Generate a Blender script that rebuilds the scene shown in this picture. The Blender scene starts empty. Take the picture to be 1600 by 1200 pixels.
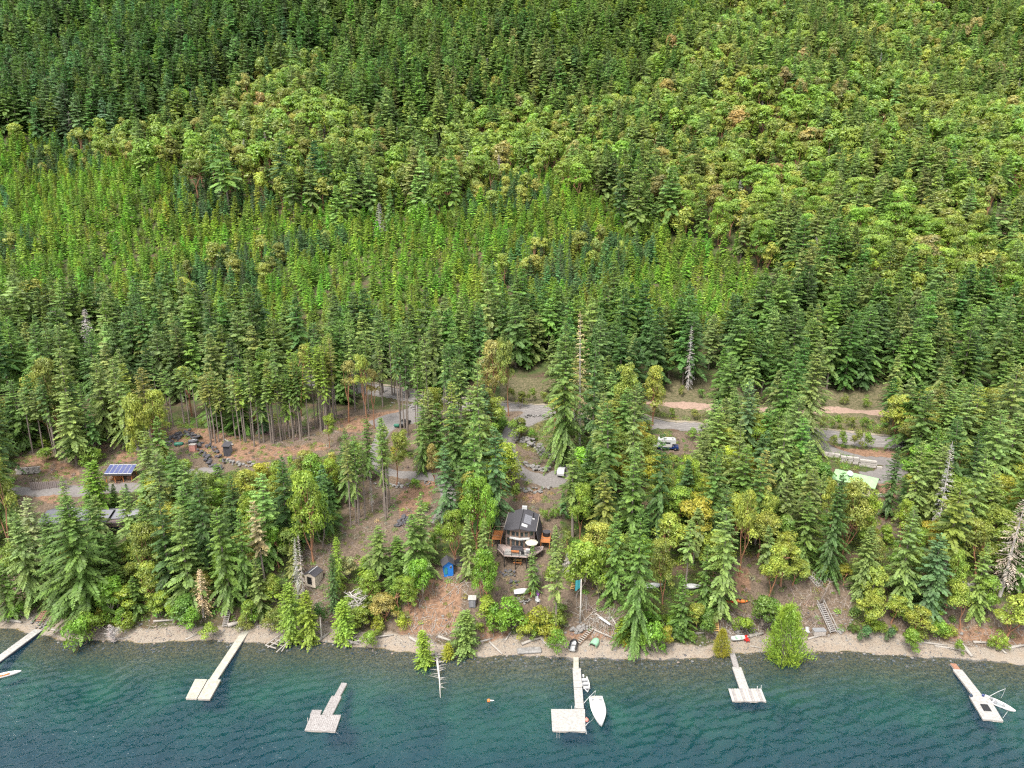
import bpy, bmesh, math, random
import numpy as np
from mathutils import Vector, Matrix

# ---------------------------------------------------------------- camera, sky, sun, exposure
SC = bpy.context.scene
COL = SC.collection
CAM_H, PITCH, FOC = 85.0, math.radians(16.0), 1109.0      # height above the lake, tilt down, focal length in 1600-px units
cd = bpy.data.cameras.new('camera'); cam = bpy.data.objects.new('camera', cd); COL.objects.link(cam)
cd.sensor_width = 36.0; cd.lens = 36.0 * FOC / 1600.0; cd.clip_start = 0.5; cd.clip_end = 9000.0
cam.location = (0, 0, CAM_H); cam.rotation_euler = (math.pi / 2 - PITCH, 0, 0)
SC.camera = cam
SUN_EL, SUN_AZ = math.radians(58), math.radians(215)       # azimuth measured clockwise from +Y (behind the camera, to the left)
world = bpy.data.worlds.new('World'); SC.world = world; world.use_nodes = True
wn = world.node_tree.nodes; wl = world.node_tree.links; wn.clear()
sky = wn.new('ShaderNodeTexSky'); sky.sky_type = 'NISHITA'; sky.sun_disc = False
sky.sun_elevation = SUN_EL; sky.sun_rotation = SUN_AZ; sky.dust_density = 3.0; sky.air_density = 1.0
hsv = wn.new('ShaderNodeHueSaturation'); hsv.inputs['Saturation'].default_value = 0.45
bg = wn.new('ShaderNodeBackground'); bg.inputs['Strength'].default_value = 0.15
wo = wn.new('ShaderNodeOutputWorld')
wt = wn.new('ShaderNodeTexCoord'); wm = wn.new('ShaderNodeMapping'); wm.inputs['Scale'].default_value = (1, 1, 2.2); cn = wn.new('ShaderNodeTexNoise'); cn.inputs['Scale'].default_value = 1.6; cn.inputs['Detail'].default_value = 6
wl.new(wt.outputs['Generated'], wm.inputs[0]); wl.new(wm.outputs[0], cn.inputs['Vector'])
cr_ = wn.new('ShaderNodeValToRGB'); cr_.color_ramp.elements[0].position = .30; cr_.color_ramp.elements[1].position = .55; wl.new(cn.outputs['Fac'], cr_.inputs[0])
cm = wn.new('ShaderNodeMix'); cm.data_type = 'RGBA'; cm.inputs[7].default_value = (4.6, 4.7, 4.8, 1)      # high bright cloud veil over the blue
wl.new(sky.outputs[0], hsv.inputs['Color']); wl.new(cr_.outputs[0], cm.inputs[0]); wl.new(hsv.outputs[0], cm.inputs[6]); wl.new(cm.outputs[2], bg.inputs['Color']); wl.new(bg.outputs[0], wo.inputs['Surface'])
sd = bpy.data.lights.new('sun', 'SUN'); sd.energy = 2.2; sd.angle = math.radians(20); sd.color = (1.0, 0.95, 0.86)
sun = bpy.data.objects.new('sun', sd); COL.objects.link(sun)
sdir = Vector((math.sin(SUN_AZ) * math.cos(SUN_EL), math.cos(SUN_AZ) * math.cos(SUN_EL), math.sin(SUN_EL)))
sun.rotation_euler = sdir.to_track_quat('Z', 'Y').to_euler(); sun.location = (0, -20, 150)
SC.view_settings.view_transform = 'Standard'; SC.view_settings.look = 'None'
SC.view_settings.exposure = 1.95; SC.view_settings.gamma = 1.0
SC.cycles.max_bounces = 5; SC.cycles.diffuse_bounces = 3; SC.cycles.glossy_bounces = 2
SC.cycles.transmission_bounces = 3; SC.cycles.transparent_max_bounces = 6; SC.cycles.volume_bounces = 0; SC.cycles.sample_clamp_direct = 1.0; SC.cycles.sample_clamp_indirect = 1.5
SC.cycles.use_denoising = False; SC.render.filter_size = 1.25; SC.cycles.pixel_filter_type = 'BLACKMAN_HARRIS'; SC.cycles.filter_width = 1.25

RNG = np.random.default_rng(11); random.seed(11)
CP, SP = math.cos(PITCH), math.sin(PITCH)

# ---------------------------------------------------------------- the lie of the land
def ray(u, v):
    a = (u - 800.0) / FOC; b = (600.0 - v) / FOC
    return np.array([a, CP + b * SP, -SP + b * CP])
def proj(x, y, z):
    x = np.asarray(x, float); y = np.asarray(y, float); z = np.asarray(z, float) - CAM_H
    dep = y * CP - z * SP; up = y * SP + z * CP
    return 800 + FOC * x / dep, 600 - FOC * up / dep
def lake(u, v, z=0.0):
    d = ray(u, v); t = (z - CAM_H) / d[2]
    return Vector((d[0] * t, d[1] * t, z))
_sh = [(-160, 985), (0, 983), (60, 990), (105, 1000), (200, 1003), (300, 1002), (400, 1003), (500, 1004), (560, 1008), (620, 1018),
       (660, 1024), (800, 1026), (900, 1028), (1000, 1033), (1100, 1027), (1200, 1019), (1300, 1019), (1400, 1023), (1500, 1033), (1600, 1037), (1760, 1040)]
_sp = np.array([[*lake(u, v)][:2] for u, v in _sh]); _o = np.argsort(_sp[:, 0]); _sp = _sp[_o]
_wn = [(a, b, c) for a, b, c in ((0.31, 0.0, 1.0), (0.77, 0.0, 2.3), (1.53, 0, 0.4))]
def shore(x):
    s = np.interp(x, _sp[:, 0], _sp[:, 1])
    return s + 0.35 * np.sin(0.31 * x + 1) + 0.22 * np.sin(0.77 * x + 2.3) + 0.12 * np.sin(1.53 * x + .4)
_PS = [-2000, -60, -40, -22, -11, -4.5, -1.5, 0, 5, 7.5, 12, 20, 50, 86, 94, 102, 125, 204, 340, 450, 550, 700, 850, 1000, 1300, 2600]
_PZ = [-16, -16, -14, -7.5, -2.6, -.75, -.25, 0, .85, 2.4, 6.0, 9.4, 14.7, 20.2, 20.9, 23, 27, 52, 100, 152, 206, 287, 370, 455, 600, 900]
_fs = np.linspace(-2000, 2600, 23001); _fz = np.interp(_fs, _PS, _PZ)
_k = np.hanning(31); _k /= _k.sum(); _far = np.convolve(_fz, _k, 'same')
_k2 = np.hanning(7); _k2 /= _k2.sum(); _near = np.convolve(_fz, _k2, 'same')
_w = np.clip((_fs - 12) / 30, 0, 1); _fz = _near * (1 - _w) + _far * _w
def height(x, y):
    x = np.asarray(x, float); y = np.asarray(y, float)
    s = y - shore(x)
    z = np.interp(s, _fs, _fz)
    a = np.clip((s - 6) / 20, 0, 1)
    z = z + a * (0.35 * np.sin(.21 * x + .13 * y) + .28 * np.sin(.35 * y - .17 * x + 2) + 0.18 * np.sin(.6 * x + .5 * y + 1))
    b = np.clip((s - 110) / 250, 0, 1)
    z = z + b * (7 * np.sin(.016 * x + .008 * y + .5) + 5 * np.sin(.027 * x - .021 * y + 2.0) + 3 * np.sin(.06 * x + .02 * y))
    c = np.clip((s - 380) / 400, 0, 1)
    z = z + c * (14 * np.sin(.0062 * x + 1.9) + 9 * np.sin(.013 * x + .006 * y))
    n = np.clip(s / 3, 0, 1) * np.clip(1 - (s - 150) / 100, 0, 1)
    z = z + n * 0.10 * (np.sin(1.9 * x + .7 * y) + np.sin(1.3 * y - 1.1 * x + 1) * np.sin(.9 * x))
    return z
_T = np.concatenate([np.arange(70, 320, .25), np.arange(320, 1800, 2.0)])
def G(u, v, dz=0.0):
    d = ray(u, v); P = _T[:, None] * d[None, :]
    z = P[:, 2] + CAM_H; below = z < height(P[:, 0], P[:, 1])
    if not below.any(): i = len(_T) - 1
    else: i = int(np.argmax(below))
    x, y = P[i, 0], P[i, 1]
    return Vector((x, y, float(height(x, y)) + dz))
def Z(x, y): return float(height(x, y))
def inpoly(U, V, poly):
    U = np.asarray(U, float); V = np.asarray(V, float); r = np.zeros(U.shape, bool); n = len(poly)
    for i in range(n):
        x1, y1 = poly[i]; x2, y2 = poly[(i + 1) % n]
        if y1 == y2: continue
        c = (y1 > V) != (y2 > V)
        r ^= c & (U < (x2 - x1) * (V - y1) / (y2 - y1) + x1)
    return r

# ---------------------------------------------------------------- objects and bookkeeping
def link(o, parent=None):
    COL.objects.link(o)
    if parent is not None: o.parent = parent
    return o
def tag(o, label=None, cat=None, group=None, kind=None):
    if label: o['label'] = label
    if cat: o['category'] = cat
    if group: o['group'] = group
    if kind: o['kind'] = kind
    return o
def root(name, label, cat, loc, rz=0.0, group=None):
    o = bpy.data.objects.new(name, None); o.empty_display_size = 0.3
    o.location = loc; o.rotation_euler = (0, 0, rz); link(o)
    return tag(o, label, cat, group)
def np_mesh(name, V, F, mat, smooth=False, attrs=None):
    """V (n,3); F an (m,k) int array, all faces of one size."""
    V = np.asarray(V, np.float32); F = np.asarray(F, np.int32); k = F.shape[1]; m = len(F)
    me = bpy.data.meshes.new(name); me.vertices.add(len(V)); me.vertices.foreach_set('co', V.ravel())
    me.loops.add(m * k); me.loops.foreach_set('vertex_index', F.ravel())
    me.polygons.add(m); me.polygons.foreach_set('loop_start', np.arange(m, dtype=np.int32) * k)
    me.polygons.foreach_set('use_smooth', np.full(m, smooth))
    for an, (dt, dom, arr) in (attrs or {}).items():
        a = me.attributes.new(an, dt, dom)
        a.data.foreach_set('color' if 'COLOR' in dt else ('vector' if 'VECTOR' in dt else 'value'), np.asarray(arr).ravel())
    me.update(calc_edges=True)
    for mm in (mat if isinstance(mat, (list, tuple)) else [mat]): me.materials.append(mm)
    return me
class MB:
    """collects boxes, bars, tubes and faces into one mesh"""
    def __init__(s): s.v = []; s.f = []
    def face(s, pts):
        n = len(s.v); s.v += [tuple(p) for p in pts]; s.f.append(tuple(range(n, n + len(pts)))); return s
    def hexa(s, p):      # 8 points: bottom four ccw, top four ccw
        n = len(s.v); s.v += [tuple(q) for q in p]
        s.f += [tuple(n + i for i in q) for q in ((3, 2, 1, 0), (4, 5, 6, 7), (0, 1, 5, 4), (1, 2, 6, 5), (2, 3, 7, 6), (3, 0, 4, 7))]; return s
    def box(s, c, d, rz=0, rx=0, ry=0):
        M = Matrix.Rotation(rz, 3, 'Z') @ Matrix.Rotation(ry, 3, 'Y') @ Matrix.Rotation(rx, 3, 'X')
        h = [x / 2 for x in d]; c = Vector(c)
        P = [(-1, -1, -1), (1, -1, -1), (1, 1, -1), (-1, 1, -1), (-1, -1, 1), (1, -1, 1), (1, 1, 1), (-1, 1, 1)]
        return s.hexa([c + M @ Vector((a * h[0], b * h[1], e * h[2])) for a, b, e in P])
    def bar(s, a, b, w, h=None):
        a = Vector(a); b = Vector(b); h = h or w; d = (b - a)
        if d.length < 1e-6: return s
        d.normalize(); up = Vector((0, 0, 1)) if abs(d.z) < .95 else Vector((0, 1, 0))
        r = d.cross(up).normalized() * w / 2; q = r.cross(d).normalized() * h / 2
        return s.hexa([a - r - q, a + r - q, b + r - q, b - r - q, a - r + q, a + r + q, b + r + q, b - r + q])
    def tube(s, pts, rad, n=6, cap=True):
        pts = [Vector(p) for p in pts]; m = len(pts)
        rad = rad if isinstance(rad, (list, tuple)) else [rad] * m
        b0 = len(s.v)
        for i, p in enumerate(pts):
            d = (pts[min(i + 1, m - 1)] - pts[max(i - 1, 0)]).normalized()
            up = Vector((0, 0, 1)) if abs(d.z) < .9 else Vector((1, 0, 0))
            a = d.cross(up).normalized(); c = a.cross(d)
            for k in range(n):
                t = 2 * math.pi * k / n; s.v.append(tuple(p + (a * math.cos(t) + c * math.sin(t)) * rad[i]))
        for i in range(m - 1):
            for k in range(n):
                s.f.append((b0 + i * n + k, b0 + i * n + (k + 1) % n, b0 + (i + 1) * n + (k + 1) % n, b0 + (i + 1) * n + k))
        if cap: s.f.append(tuple(b0 + k for k in range(n))[::-1]); s.f.append(tuple(b0 + (m - 1) * n + k for k in range(n)))
        return s
    def mesh(s, name, mat, smooth=False, bevel=0):
        me = bpy.data.meshes.new(name); me.from_pydata(s.v, [], s.f)
        if bevel:
            bm = bmesh.new(); bm.from_mesh(me); bmesh.ops.recalc_face_normals(bm, faces=bm.faces)
            bmesh.ops.bevel(bm, geom=bm.edges[:], offset=bevel, segments=1, affect='EDGES', profile=.5); bm.to_mesh(me); bm.free()
        me.materials.append(mat)
        if smooth: me.polygons.foreach_set('use_smooth', [True] * len(me.polygons))
        me.update(); return me
    def obj(s, name, mat, parent=None, smooth=False, bevel=0):
        return link(bpy.data.objects.new(name, s.mesh(name, mat, smooth, bevel)), parent)

# ---------------------------------------------------------------- materials
def mat_new(name):
    m = bpy.data.materials.new(name); m.use_nodes = True; nt = m.node_tree; nt.nodes.clear()
    return m, nt.nodes, nt.links
def principled(name, rgb, rough=.8, noise=0.25, scale=3.0, rgb2=None, metal=0.0, bump=0.0, bscale=None, spec=.3, stretch=None):
    m, N, L = mat_new(name)
    out = N.new('ShaderNodeOutputMaterial'); p = N.new('ShaderNodeBsdfPrincipled'); L.new(p.outputs[0], out.inputs[0])
    p.inputs['Roughness'].default_value = rough; p.inputs['Metallic'].default_value = metal
    p.inputs['Specular IOR Level'].default_value = spec
    tc = N.new('ShaderNodeTexCoord'); mp = N.new('ShaderNodeMapping'); L.new(tc.outputs['Object'], mp.inputs[0])
    if stretch: mp.inputs['Scale'].default_value = stretch
    n = N.new('ShaderNodeTexNoise'); n.inputs['Scale'].default_value = scale; n.inputs['Detail'].default_value = 5; n.inputs['Roughness'].default_value = .65
    L.new(mp.outputs[0], n.inputs['Vector'])
    r = N.new('ShaderNodeValToRGB'); L.new(n.outputs['Fac'], r.inputs[0])
    c1 = tuple(c * .8 for c in rgb); c2 = tuple(c * .8 for c in rgb2) if rgb2 else tuple(c * (1 - noise) * .8 for c in rgb)
    r.color_ramp.elements[0].position = .35; r.color_ramp.elements[1].position = .68
    r.color_ramp.elements[0].color = (*c2, 1); r.color_ramp.elements[1].color = (*c1, 1)
    L.new(r.outputs[0], p.inputs['Base Color'])
    if bump:
        n2 = N.new('ShaderNodeTexNoise'); n2.inputs['Scale'].default_value = bscale or scale * 4; L.new(mp.outputs[0], n2.inputs['Vector'])
        b = N.new('ShaderNodeBump'); b.inputs['Strength'].default_value = 1; b.inputs['Distance'].default_value = bump
        L.new(n2.outputs['Fac'], b.inputs['Height']); L.new(b.outputs[0], p.inputs['Normal'])
    return m
def foliage_mat(name, transl=.3, rough=.55, nscale=.35, hue=(1.05, 1.0, .84)):
    """tint comes from the tree (object property or instance attribute); leaf attribute 'v' varies it leaf by leaf"""
    m, N, L = mat_new(name)
    out = N.new('ShaderNodeOutputMaterial')
    t = N.new('ShaderNodeAttribute'); t.attribute_type = 'INSTANCER'; t.attribute_name = 'tint'
    a = N.new('ShaderNodeAttribute'); a.attribute_type = 'GEOMETRY'; a.attribute_name = 'v'
    mr = N.new('ShaderNodeMapRange'); L.new(a.outputs['Fac'], mr.inputs[0]); mr.inputs[3].default_value = .55; mr.inputs[4].default_value = 1.55
    vm = N.new('ShaderNodeVectorMath'); vm.operation = 'SCALE'; L.new(t.outputs['Color'], vm.inputs[0]); L.new(mr.outputs[0], vm.inputs['Scale'])
    tc = N.new('ShaderNodeTexCoord'); n = N.new('ShaderNodeTexNoise'); n.inputs['Scale'].default_value = nscale; n.inputs['Detail'].default_value = 2
    L.new(tc.outputs['Object'], n.inputs['Vector'])
    mx = N.new('ShaderNodeMix'); mx.data_type = 'RGBA'; mx.blend_type = 'MULTIPLY'; mx.inputs[0].default_value = 1.0
    r = N.new('ShaderNodeValToRGB'); r.color_ramp.elements[0].position = .38; r.color_ramp.elements[1].position = .62
    r.color_ramp.elements[0].color = (.9, .95, .95, 1); r.color_ramp.elements[1].color = (*hue, 1); L.new(n.outputs['Fac'], r.inputs[0])
    L.new(vm.outputs[0], mx.inputs[6]); L.new(r.outputs[0], mx.inputs[7])
    p = N.new('ShaderNodeBsdfPrincipled'); p.inputs['Roughness'].default_value = rough; p.inputs['Specular IOR Level'].default_value = .35
    L.new(mx.outputs[2], p.inputs['Base Color'])
    tr = N.new('ShaderNodeBsdfTranslucent'); L.new(mx.outputs[2], tr.inputs['Color'])
    ms = N.new('ShaderNodeMixShader'); ms.inputs[0].default_value = transl
    L.new(p.outputs[0], ms.inputs[1]); L.new(tr.outputs[0], ms.inputs[2]); L.new(ms.outputs[0], out.inputs[0])
    return m
M = {}
M['needle'] = foliage_mat('fir_needles', .42)
M['leaf'] = foliage_mat('broad_leaves', .42, .42, .5, (1.12, 1.02, .78))
M['twig'] = foliage_mat('dead_twigs', .0, .8, .6, (1.1, 1.0, .9))
M['bark'] = principled('grey_brown_bark', (.23, .19, .165), .95, scale=5, rgb2=(.12, .095, .08), stretch=(3, 3, .5))
M['arb_bark'] = principled('peeling_orange_bark', (.33, .15, .075), .6, scale=2.5, rgb2=(.18, .10, .065), stretch=(2, 2, .6))
M['grey_wood'] = principled('silvery_dead_wood', (.48, .45, .42), .9, scale=4, rgb2=(.28, .25, .23), stretch=(3, 3, .6))

def ground_material():
    m, N, L = mat_new('hillside_ground')
    out = N.new('ShaderNodeOutputMaterial'); p = N.new('ShaderNodeBsdfPrincipled'); L.new(p.outputs[0], out.inputs[0])
    p.inputs['Roughness'].default_value = .95; p.inputs['Specular IOR Level'].default_value = .15
    tc = N.new('ShaderNodeTexCoord')
    def noise(sc, det=4, rough=.6):
        n = N.new('ShaderNodeTexNoise'); n.inputs['Scale'].default_value = sc; n.inputs['Detail'].default_value = det; n.inputs['Roughness'].default_value = rough
        L.new(tc.outputs['Object'], n.inputs['Vector']); return n.outputs['Fac']
    def ramp(f, a, ca, b, cb):
        r = N.new('ShaderNodeValToRGB'); r.color_ramp.elements[0].position = a; r.color_ramp.elements[1].position = b
        r.color_ramp.elements[0].color = (*[q * .74 if q < 1 else q for q in ca], 1); r.color_ramp.elements[1].color = (*[q * .74 if q < 1 else q for q in cb], 1); L.new(f, r.inputs[0]); return r.outputs[0]
    def mix(f, c1, c2):
        x = N.new('ShaderNodeMix'); x.data_type = 'RGBA'; L.new(f, x.inputs[0]); L.new(c1, x.inputs[6]); L.new(c2, x.inputs[7]); return x.outputs[2]
    def attr(nm):
        a = N.new('ShaderNodeAttribute'); a.attribute_type = 'GEOMETRY'; a.attribute_name = nm
        # ragged edge: add noise to the mask, then sharpen
        q = N.new('ShaderNodeMath'); q.operation = 'MULTIPLY_ADD'; L.new(noise(.9, 5, .7), q.inputs[0]); q.inputs[1].default_value = .9; q.inputs[2].default_value = -.45
        s = N.new('ShaderNodeMath'); s.operation = 'ADD'; L.new(a.outputs['Fac'], s.inputs[0]); L.new(q.outputs[0], s.inputs[1])
        r = N.new('ShaderNodeMapRange'); r.inputs[1].default_value = .35; r.inputs[2].default_value = .65; L.new(s.outputs[0], r.inputs[0]); return r.outputs[0]
    floor_ = mix(ramp(noise(.25), .34, (0, 0, 0), .6, (1, 1, 1)), ramp(noise(3, 6, .75), .35, (.04, .028, .02), .65, (.17, .11, .08)), ramp(noise(2.2, 5, .75), .35, (.025, .04, .014), .7, (.10, .135, .04)))
    bare = ramp(noise(2.6, 7, .8), .34, (.05, .038, .028), .66, (.215, .16, .118))
    orange = ramp(noise(1.7, 6, .75), .35, (.11, .066, .044), .68, (.33, .20, .13))
    beach = mix(ramp(noise(.5), .4, (0, 0, 0), .6, (1, 1, 1)), ramp(noise(5, 7, .8), .32, (.12, .10, .085), .66, (.41, .355, .295)), ramp(noise(9, 7, .8), .32, (.14, .11, .085), .66, (.40, .33, .265)))
    bed = ramp(noise(2.5, 6, .75), .38, (.03, .026, .008), .66, (.24, .18, .06))
    dz_ = N.new('ShaderNodeAttribute'); dz_.attribute_type = 'GEOMETRY'; dz_.attribute_name = 'deep'; g1 = N.new('ShaderNodeMapRange'); g1.inputs[2].default_value = .22; L.new(dz_.outputs['Fac'], g1.inputs[0]); g2 = N.new('ShaderNodeMapRange'); g2.inputs[1].default_value = .3; g2.inputs[2].default_value = .85; L.new(dz_.outputs['Fac'], g2.inputs[0])
    bed = mix(g1.outputs[0], bed, ramp(noise(.14, 5), .38, (.022, .058, .026), .62, (.065, .125, .058))); bed = mix(g2.outputs[0], bed, ramp(noise(.12, 4), .4, (.018, .04, .06), .62, (.04, .072, .10)))
    scrub = ramp(noise(1.6, 6, .75), .36, (.045, .055, .02), .66, (.20, .16, .10))
    c = mix(attr('bare'), floor_, bare); c = mix(attr('orange'), c, orange); c = mix(attr('scrub'), c, scrub)
    c = mix(attr('beach'), c, beach); c = mix(attr('bed'), c, bed)
    L.new(c, p.inputs['Base Color'])
    b = N.new('ShaderNodeBump'); b.inputs['Distance'].default_value = .25; L.new(noise(2.4, 8, .8), b.inputs['Height']); L.new(b.outputs[0], p.inputs['Normal'])
    return m

# visible clearings, by colour of soil (photo outlines laid onto the land)
BARE = [[(25, 705), (170, 690), (215, 690), (225, 760), (170, 770), (120, 800), (60, 830), (20, 800)], [(240, 660), (345, 680), (540, 640), (700, 640), (700, 700), (520, 710), (400, 735), (300, 740), (240, 720)],
        [(540, 715), (700, 715), (700, 800), (640, 880), (560, 890), (530, 850)], [(470, 850), (540, 850), (530, 985), (475, 985)], [(615, 900), (750, 860), (770, 1000), (600, 1000)],
        [(770, 780), (880, 780), (870, 960), (770, 960)], [(880, 900), (980, 900), (985, 1010), (870, 1010)], [(1110, 870), (1200, 870), (1200, 1000), (1100, 1000)],
        [(1210, 905), (1330, 905), (1330, 1000), (1210, 1000)], [(1350, 740), (1410, 740), (1410, 840), (1340, 840)], [(790, 640), (900, 640), (900, 780), (800, 780)],
        [(1010, 680), (1110, 670), (1110, 710), (1010, 710)], [(0, 860), (60, 860), (60, 960), (0, 960)], [(1380, 940), (1620, 940), (1620, 1020), (1380, 1010)]]
ORANGE = [[(28, 712), (80, 712), (128, 738), (120, 748), (60, 738), (28, 728)], [(185, 705), (212, 705), (212, 722), (180, 722)], [(50, 768), (110, 768), (105, 790), (60, 782)],
          [(262, 672), (330, 668), (400, 690), (440, 700), (500, 690), (520, 700), (400, 722), (330, 715), (262, 690)], [(525, 655), (625, 640), (632, 648), (560, 676), (528, 674)],
          [(620, 770), (680, 745), (670, 790), (625, 815)], [(1285, 690), (1320, 700), (1400, 705), (1398, 725), (1340, 712), (1285, 700)], [(1370, 752), (1398, 752), (1400, 810), (1372, 815)],
          [(808, 765), (848, 762), (848, 785), (808, 785)], [(880, 985), (970, 985), (970, 1000), (880, 1000)], [(750, 975), (800, 975), (800, 1005), (750, 1005)], [(640, 905), (720, 905), (715, 990), (620, 995)],
          [(1150, 885), (1172, 885), (1172, 930), (1150, 930)], [(1325, 975), (1345, 975), (1350, 1010), (1325, 1005)], [(1470, 975), (1620, 985), (1620, 1010), (1470, 1000)]]
SCRUB = [[(780, 590), (870, 590), (870, 634), (780, 630)], [(1015, 590), (1400, 600), (1400, 700), (1285, 690), (1280, 672), (1015, 660)], [(800, 655), (880, 655), (880, 720), (810, 700)]]

def axis(parts):
    a = [parts[0][0]]
    for (s, e, d0, d1) in parts:
        x = s; d = d0
        while x < e - 1e-6:
            f = (x - s) / max(e - s, 1e-6); x += d0 + (d1 - d0) * f; a.append(min(x, e))
    return np.unique(np.array(a))
xs = axis([(0, 130, .8, .9), (130, 300, 1, 10), (300, 1700, 12, 50)]); xs = np.unique(np.concatenate([-xs, xs]))
ys = axis([(-1200, 40, 60, 12), (40, 92, 6, 1), (92, 215, .7, .9), (215, 400, 1, 7), (400, 1900, 8, 30), (1900, 2600, 60, 60)])
X, Y = np.meshgrid(xs, ys); H = height(X, Y); nx, ny = len(xs), len(ys)
U, V_ = proj(X, np.maximum(Y, 60), H)
near = (Y > 60) & (Y < 260)
def mask(polys):
    r = np.zeros(X.shape, bool)
    for p in polys: r |= inpoly(U, V_, p)
    r = (r & near).astype(np.float32)
    for _ in range(3):
        q = r.copy(); q[1:-1, 1:-1] = (r[1:-1, 1:-1] * 2 + r[:-2, 1:-1] + r[2:, 1:-1] + r[1:-1, :-2] + r[1:-1, 2:]) / 6; r = q
    return r
S_ = Y - shore(X)
bw = 2.7 + .9 * np.sin(.11 * X) + .7 * np.sin(.27 * X + 1)
beach = np.clip(1.2 - np.maximum(S_ - bw, 0) * .5, 0, 1).astype(np.float32)
bed = np.clip(.6 - S_ * 1.6, 0, 1).astype(np.float32)
idx = np.arange(nx * ny).reshape(ny, nx)
F = np.stack([idx[:-1, :-1], idx[:-1, 1:], idx[1:, 1:], idx[1:, :-1]], -1).reshape(-1, 4)
me = np_mesh('hillside', np.stack([X, Y, H], -1).reshape(-1, 3), F, ground_material(), True,
             {'bare': ('FLOAT', 'POINT', mask(BARE)), 'orange': ('FLOAT', 'POINT', mask(ORANGE)), 'scrub': ('FLOAT', 'POINT', mask(SCRUB)),
              'deep': ('FLOAT', 'POINT', np.clip((-H - .5) / 9, 0, 1).astype(np.float32)), 'beach': ('FLOAT', 'POINT', beach), 'bed': ('FLOAT', 'POINT', bed)})
tag(link(bpy.data.objects.new('hillside', me)), kind='structure', label='forested hillside ground rising from the pebble shore')

# lake: a closed body of clear green water over the bed
def water_material():
    m, N, L = mat_new('lake_water')
    out = N.new('ShaderNodeOutputMaterial'); tc = N.new('ShaderNodeTexCoord')
    def lay(scale, stretch, rot, det):
        mp = N.new('ShaderNodeMapping'); mp.inputs['Rotation'].default_value = (0, 0, rot); mp.inputs['Scale'].default_value = stretch
        L.new(tc.outputs['Object'], mp.inputs[0]); n = N.new('ShaderNodeTexNoise'); n.inputs['Scale'].default_value = scale
        n.inputs['Detail'].default_value = det; n.inputs['Roughness'].default_value = .55; n.inputs['Distortion'].default_value = .6
        L.new(mp.outputs[0], n.inputs['Vector']); return n.outputs['Fac']
    a = lay(1.6, (.6, 1.5, 1), .28, 2); b = lay(4, (.6, 1.5, 1), -.25, 2); c = lay(.05, (1, 1, 1), 0, 2)
    s1 = N.new('ShaderNodeMath'); s1.operation = 'MULTIPLY_ADD'; L.new(b, s1.inputs[0]); s1.inputs[1].default_value = .3; L.new(a, s1.inputs[2])
    s2 = N.new('ShaderNodeMath'); s2.operation = 'MULTIPLY'; L.new(s1.outputs[0], s2.inputs[0])
    mr = N.new('ShaderNodeMapRange'); L.new(c, mr.inputs[0]); mr.inputs[1].default_value = .3; mr.inputs[2].default_value = .7; mr.inputs[3].default_value = .6; mr.inputs[4].default_value = 1.3
    L.new(mr.outputs[0], s2.inputs[1])
    bp = N.new('ShaderNodeBump'); bp.inputs['Distance'].default_value = .12; L.new(s2.outputs[0], bp.inputs['Height'])
    gl = N.new('ShaderNodeBsdfGlossy'); gl.inputs['Roughness'].default_value = .10; L.new(bp.outputs[0], gl.inputs['Normal'])
    tr = N.new('ShaderNodeBsdfTransparent'); df = N.new('ShaderNodeBsdfDiffuse'); df.inputs['Color'].default_value = (.010, .052, .095, 1)
    L.new(bp.outputs[0], df.inputs['Normal'])
    mx = N.new('ShaderNodeMixShader'); mx.inputs[0].default_value = .22; L.new(tr.outputs[0], mx.inputs[1]); L.new(df.outputs[0], mx.inputs[2])
    fr = N.new('ShaderNodeFresnel'); fr.inputs['IOR'].default_value = 1.38; L.new(bp.outputs[0], fr.inputs['Normal'])
    m2 = N.new('ShaderNodeMixShader'); L.new(fr.outputs[0], m2.inputs[0]); L.new(mx.outputs[0], m2.inputs[1]); L.new(gl.outputs[0], m2.inputs[2])
    L.new(m2.outputs[0], out.inputs[0])
    va = N.new('ShaderNodeVolumeAbsorption'); va.inputs['Color'].default_value = (.06, .72, .65, 1); va.inputs['Density'].default_value = .14
    L.new(va.outputs[0], out.inputs['Volume'])
    return m
wx = axis([(0, 105, .30, .30), (105, 400, 1, 20), (400, 2500, 40, 200)]); wx = np.unique(np.concatenate([-wx, wx]))
wy = axis([(-2200, 20, 200, 4), (20, 62, 2, .4), (62, 112, .26, .26), (112, 150, 2, 8)])
WX, WY = np.meshgrid(wx, wy); rw = np.random.default_rng(77); WH = np.zeros_like(WX)
for i in range(64):
    lam = .85 * (3.4 ** rw.random()) if i < 56 else rw.uniform(6, 16); th = math.radians(-62) + rw.normal(0, .62); kx, ky = math.cos(th) * 2 * math.pi / lam, math.sin(th) * 2 * math.pi / lam
    am = 1.0 if i < 56 else .22
    ph = kx * WX + ky * WY + rw.uniform(0, 6.28) + .5 * np.sin(.11 * WX + .07 * WY + i); WH += am * -.0115 * lam * (1 - np.abs(np.sin(ph / 2)) * 2) if i % 2 else am * .0125 * lam * np.sin(ph)
gust = .75 + .35 * np.sin(.045 * WX + .8 * np.sin(.06 * WY)) * np.sin(.07 * WY + .02 * WX + 1)
calm = np.clip((shore(WX) - WY) / 14, .35, 1); lim = (np.abs(WX) < 103) & (WY > 60) & (WY < 113)
WH = np.where(lim, WH * gust * calm, 0)
n0, n1 = WX.shape; ii = np.arange(n0 * n1).reshape(n0, n1); Fw = np.stack([ii[:-1, :-1], ii[:-1, 1:], ii[1:, 1:], ii[1:, :-1]], -1).reshape(-1, 4)
edge = np.concatenate([ii[0, :], ii[1:, -1], ii[-1, -2::-1], ii[-2:0:-1, 0]]); Vw = np.stack([WX, WY, WH], -1).reshape(-1, 3); m0 = len(Vw)
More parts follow.
